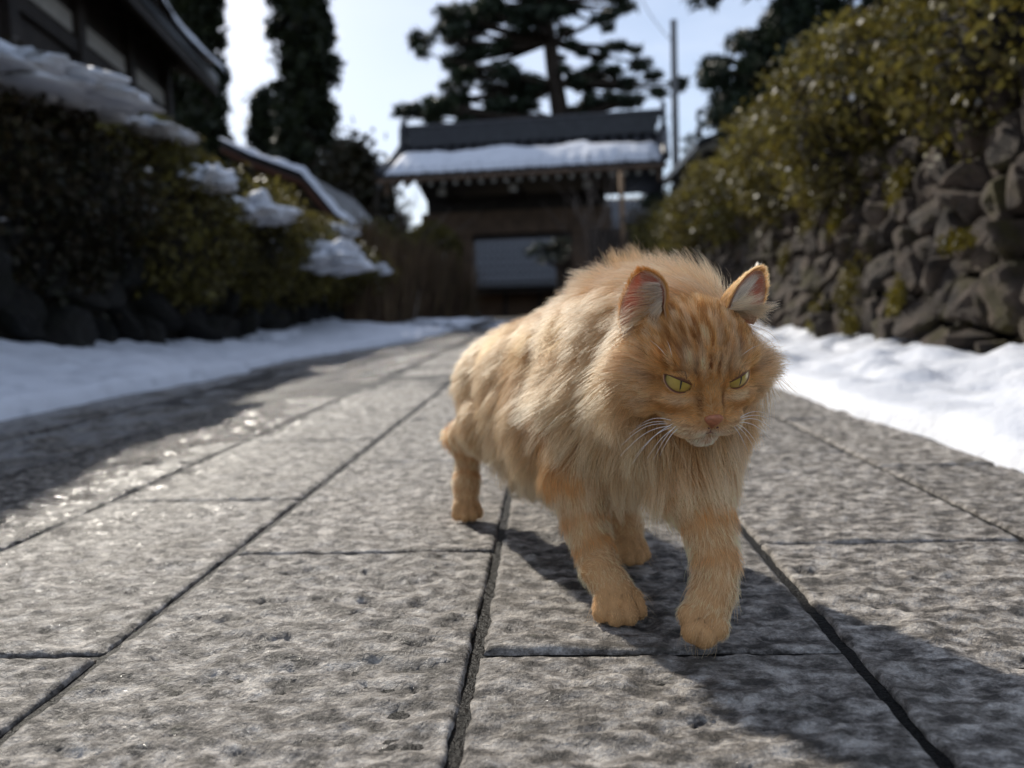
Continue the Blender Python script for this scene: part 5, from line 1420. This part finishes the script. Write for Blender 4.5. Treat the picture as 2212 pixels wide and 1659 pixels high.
# ears: short coat behind, long pale tufts inside -----------------------------
for s, P, Nn, bk in EARS:
    nt_, nu_ = P.shape[:2]
    m = 5200
    ti = frng.random(m) ** .9 * (nt_ - 1.001); uj = frng.random(m) * (nu_ - 1.001)
    edge = frng.random(m) < .30; uj = np.where(edge, np.where(frng.random(m) < .5, frng.random(m) * .6, nu_ - 1.002 - frng.random(m) * .6), uj)
    i0, j0 = ti.astype(int), uj.astype(int)
    rt = P[i0, j0] * (1 - (uj - j0))[:, None] + P[i0, j0 + 1] * (uj - j0)[:, None]; rt = rt + (P[np.minimum(i0 + 1, nt_ - 1), j0] - P[i0, j0]) * (ti - i0)[:, None]
    nn = Nn[i0, j0]; rt = rt + nn * .0016
    axis = nrm(P[-1, nu_ // 2] - P[0, nu_ // 2])
    c = np.tile(ORANGE * .7 + TAN * .3, (m, 1)); 
    strands(rt, nn, np.tile(axis, (m, 1)), np.full(m, .0055), np.full(m, .15), c, c * 1.1, .00009, clump_d=None, jit=.12, frizz=.04, droop=0, small_d=.002, small_s=.3)
    # inner tufts from the nose-side margin, sweeping outwards across the opening
    m = 420 if s < 0 else 1000
    t = .22 + .46 * frng.random(m) ** 1.2; u = -1 + .5 * frng.random(m) ** 1.6
    ti = t * (nt_ - 1); uj = (u + 1) / 2 * (nu_ - 1); i0, j0 = ti.astype(int), uj.astype(int)
    rt = P[i0, j0] - Nn[i0, j0] * .0012
    across = nrm(P[i0, nu_ - 1] - P[i0, 0]); wdt = np.linalg.norm(P[i0, nu_ - 1] - P[i0, 0], axis=1)
    fl = across + np.array([0, 0, .12]) + .15 * axis
    c = np.tile(WHITE * .95, (m, 1))
    strands(rt, -Nn[i0, j0], fl, wdt * (.75 + .55 * frng.random(m)), np.full(m, .22), c, c, .00015, clump_d=.006, clump_s=.9, jit=.12, frizz=.05, droop=.05, small_d=.002, small_s=.5)
    m = 420 if s < 0 else 1300                                                             # fluff at the ear's foot
    t = .20 + .16 * frng.random(m); u = -1 + 2 * frng.random(m)
    ti = t * (nt_ - 1); uj = (u + 1) / 2 * (nu_ - 1.01); i0, j0 = ti.astype(int), uj.astype(int)
    rt = P[i0, j0] - Nn[i0, j0] * .0012; out = nrm(P[i0, nu_ - 1] - P[i0, 0])
    c = np.tile(CREAM * .8 + WHITE * .2, (m, 1))
    strands(rt, -Nn[i0, j0], out * .8 + np.array([0, 0, -.1]) - bk * .3, np.full(m, .026), np.full(m, .35), c, c, .00011, clump_d=.006, clump_s=.6, jit=.16, frizz=.06, droop=.1, small_d=.0025, small_s=.4)
    # fine fuzz on the inner skin
    m = 500; ti = (.35 + .6 * frng.random(m)) * (nt_ - 1.01); uj = frng.random(m) * (nu_ - 1.01); i0, j0 = ti.astype(int), uj.astype(int)
    c = np.tile(WHITE * .9, (m, 1))
    strands(P[i0, j0], -Nn[i0, j0], np.tile(axis, (m, 1)) + nrm(P[i0, nu_ - 1] - P[i0, 0]) * .6, np.full(m, .006), np.full(m, .2), c, c, .00005, clump_d=None, jit=.2, frizz=.05, droop=0, small_d=None)

HP = np.concatenate(ALLP); HR = np.concatenate(ALLR); HC = np.concatenate(ALLC)
# hairs lie on the slabs instead of going through them
HP[..., 2] = np.maximum(HP[..., 2], .0015)
def hair_object(name, P, Rd, C, mat, parent):
    n, k = P.shape[:2]
    hc = bpy.data.hair_curves.new(name); hc.add_curves([k] * n)
    hc.attributes['position'].data.foreach_set('vector', np.ascontiguousarray(P - CAT_BASE.astype(np.float32)).ravel().astype(np.float32))
    ra = hc.attributes.get('radius') or hc.attributes.new('radius', 'FLOAT', 'POINT')
    ra.data.foreach_set('value', Rd.ravel().astype(np.float32))
    ca = hc.attributes.new('col', 'FLOAT_COLOR', 'POINT'); c4 = np.ones((n * k, 4), np.float32); c4[:, :3] = C.reshape(-1, 3)
    ca.data.foreach_set('color', c4.ravel())
    hc.materials.append(mat)
    o = bpy.data.objects.new(name, hc); link(o, parent)
    return o
fur = hair_object('fur', HP, HR, HC, M_FUR, cat)

# whiskers ---------------------------------------------------------------
WH = []
def whisk(a, b, sag, dY):
    ha = hit(*a); e = pix(b[0], b[1], ha[1] + dY)
    t = np.linspace(0, 1, S)[:, None]; p = ha * (1 - t) + e * t; p[:, 2] += np.sin(t[:, 0] * math.pi) * sag
    WH.append(p)
for a, b, sg in (((1441, 912), (1358, 938), .004), ((1444, 916), (1342, 962), .006), ((1448, 920), (1340, 985), .006), ((1452, 922), (1372, 986), .004), ((1456, 925), (1398, 990), .003), ((1460, 920), (1412, 992), .003), ((1464, 926), (1425, 985), .003), ((1450, 908), (1375, 922), .004), ((1455, 915), (1365, 1003), .005)):
    whisk(a, b, sg, -.012)
for a, b, sg in (((1596, 905), (1662, 905), .003), ((1598, 908), (1668, 925), .004), ((1597, 912), (1664, 948), .004), ((1594, 916), (1640, 968), .003), ((1590, 918), (1628, 965), .002), ((1598, 902), (1655, 893), .003), ((1585, 920), (1615, 975), .002)):
    whisk(a, b, sg, .004)
for a, b, sg in (((1440, 770), (1405, 735), .001), ((1452, 772), (1440, 735), .002), ((1600, 770), (1640, 745), .001)):
    whisk(a, b, sg, -.01)
WH = np.array(WH)
hair_object('whiskers', WH.astype(np.float32), np.tile((.00024 * np.clip(1 - sv, .12, 1) ** .7)[None], (len(WH), 1)), np.tile(np.array([.85, .82, .76]), (len(WH), S, 1)), M_WHISK, cat)
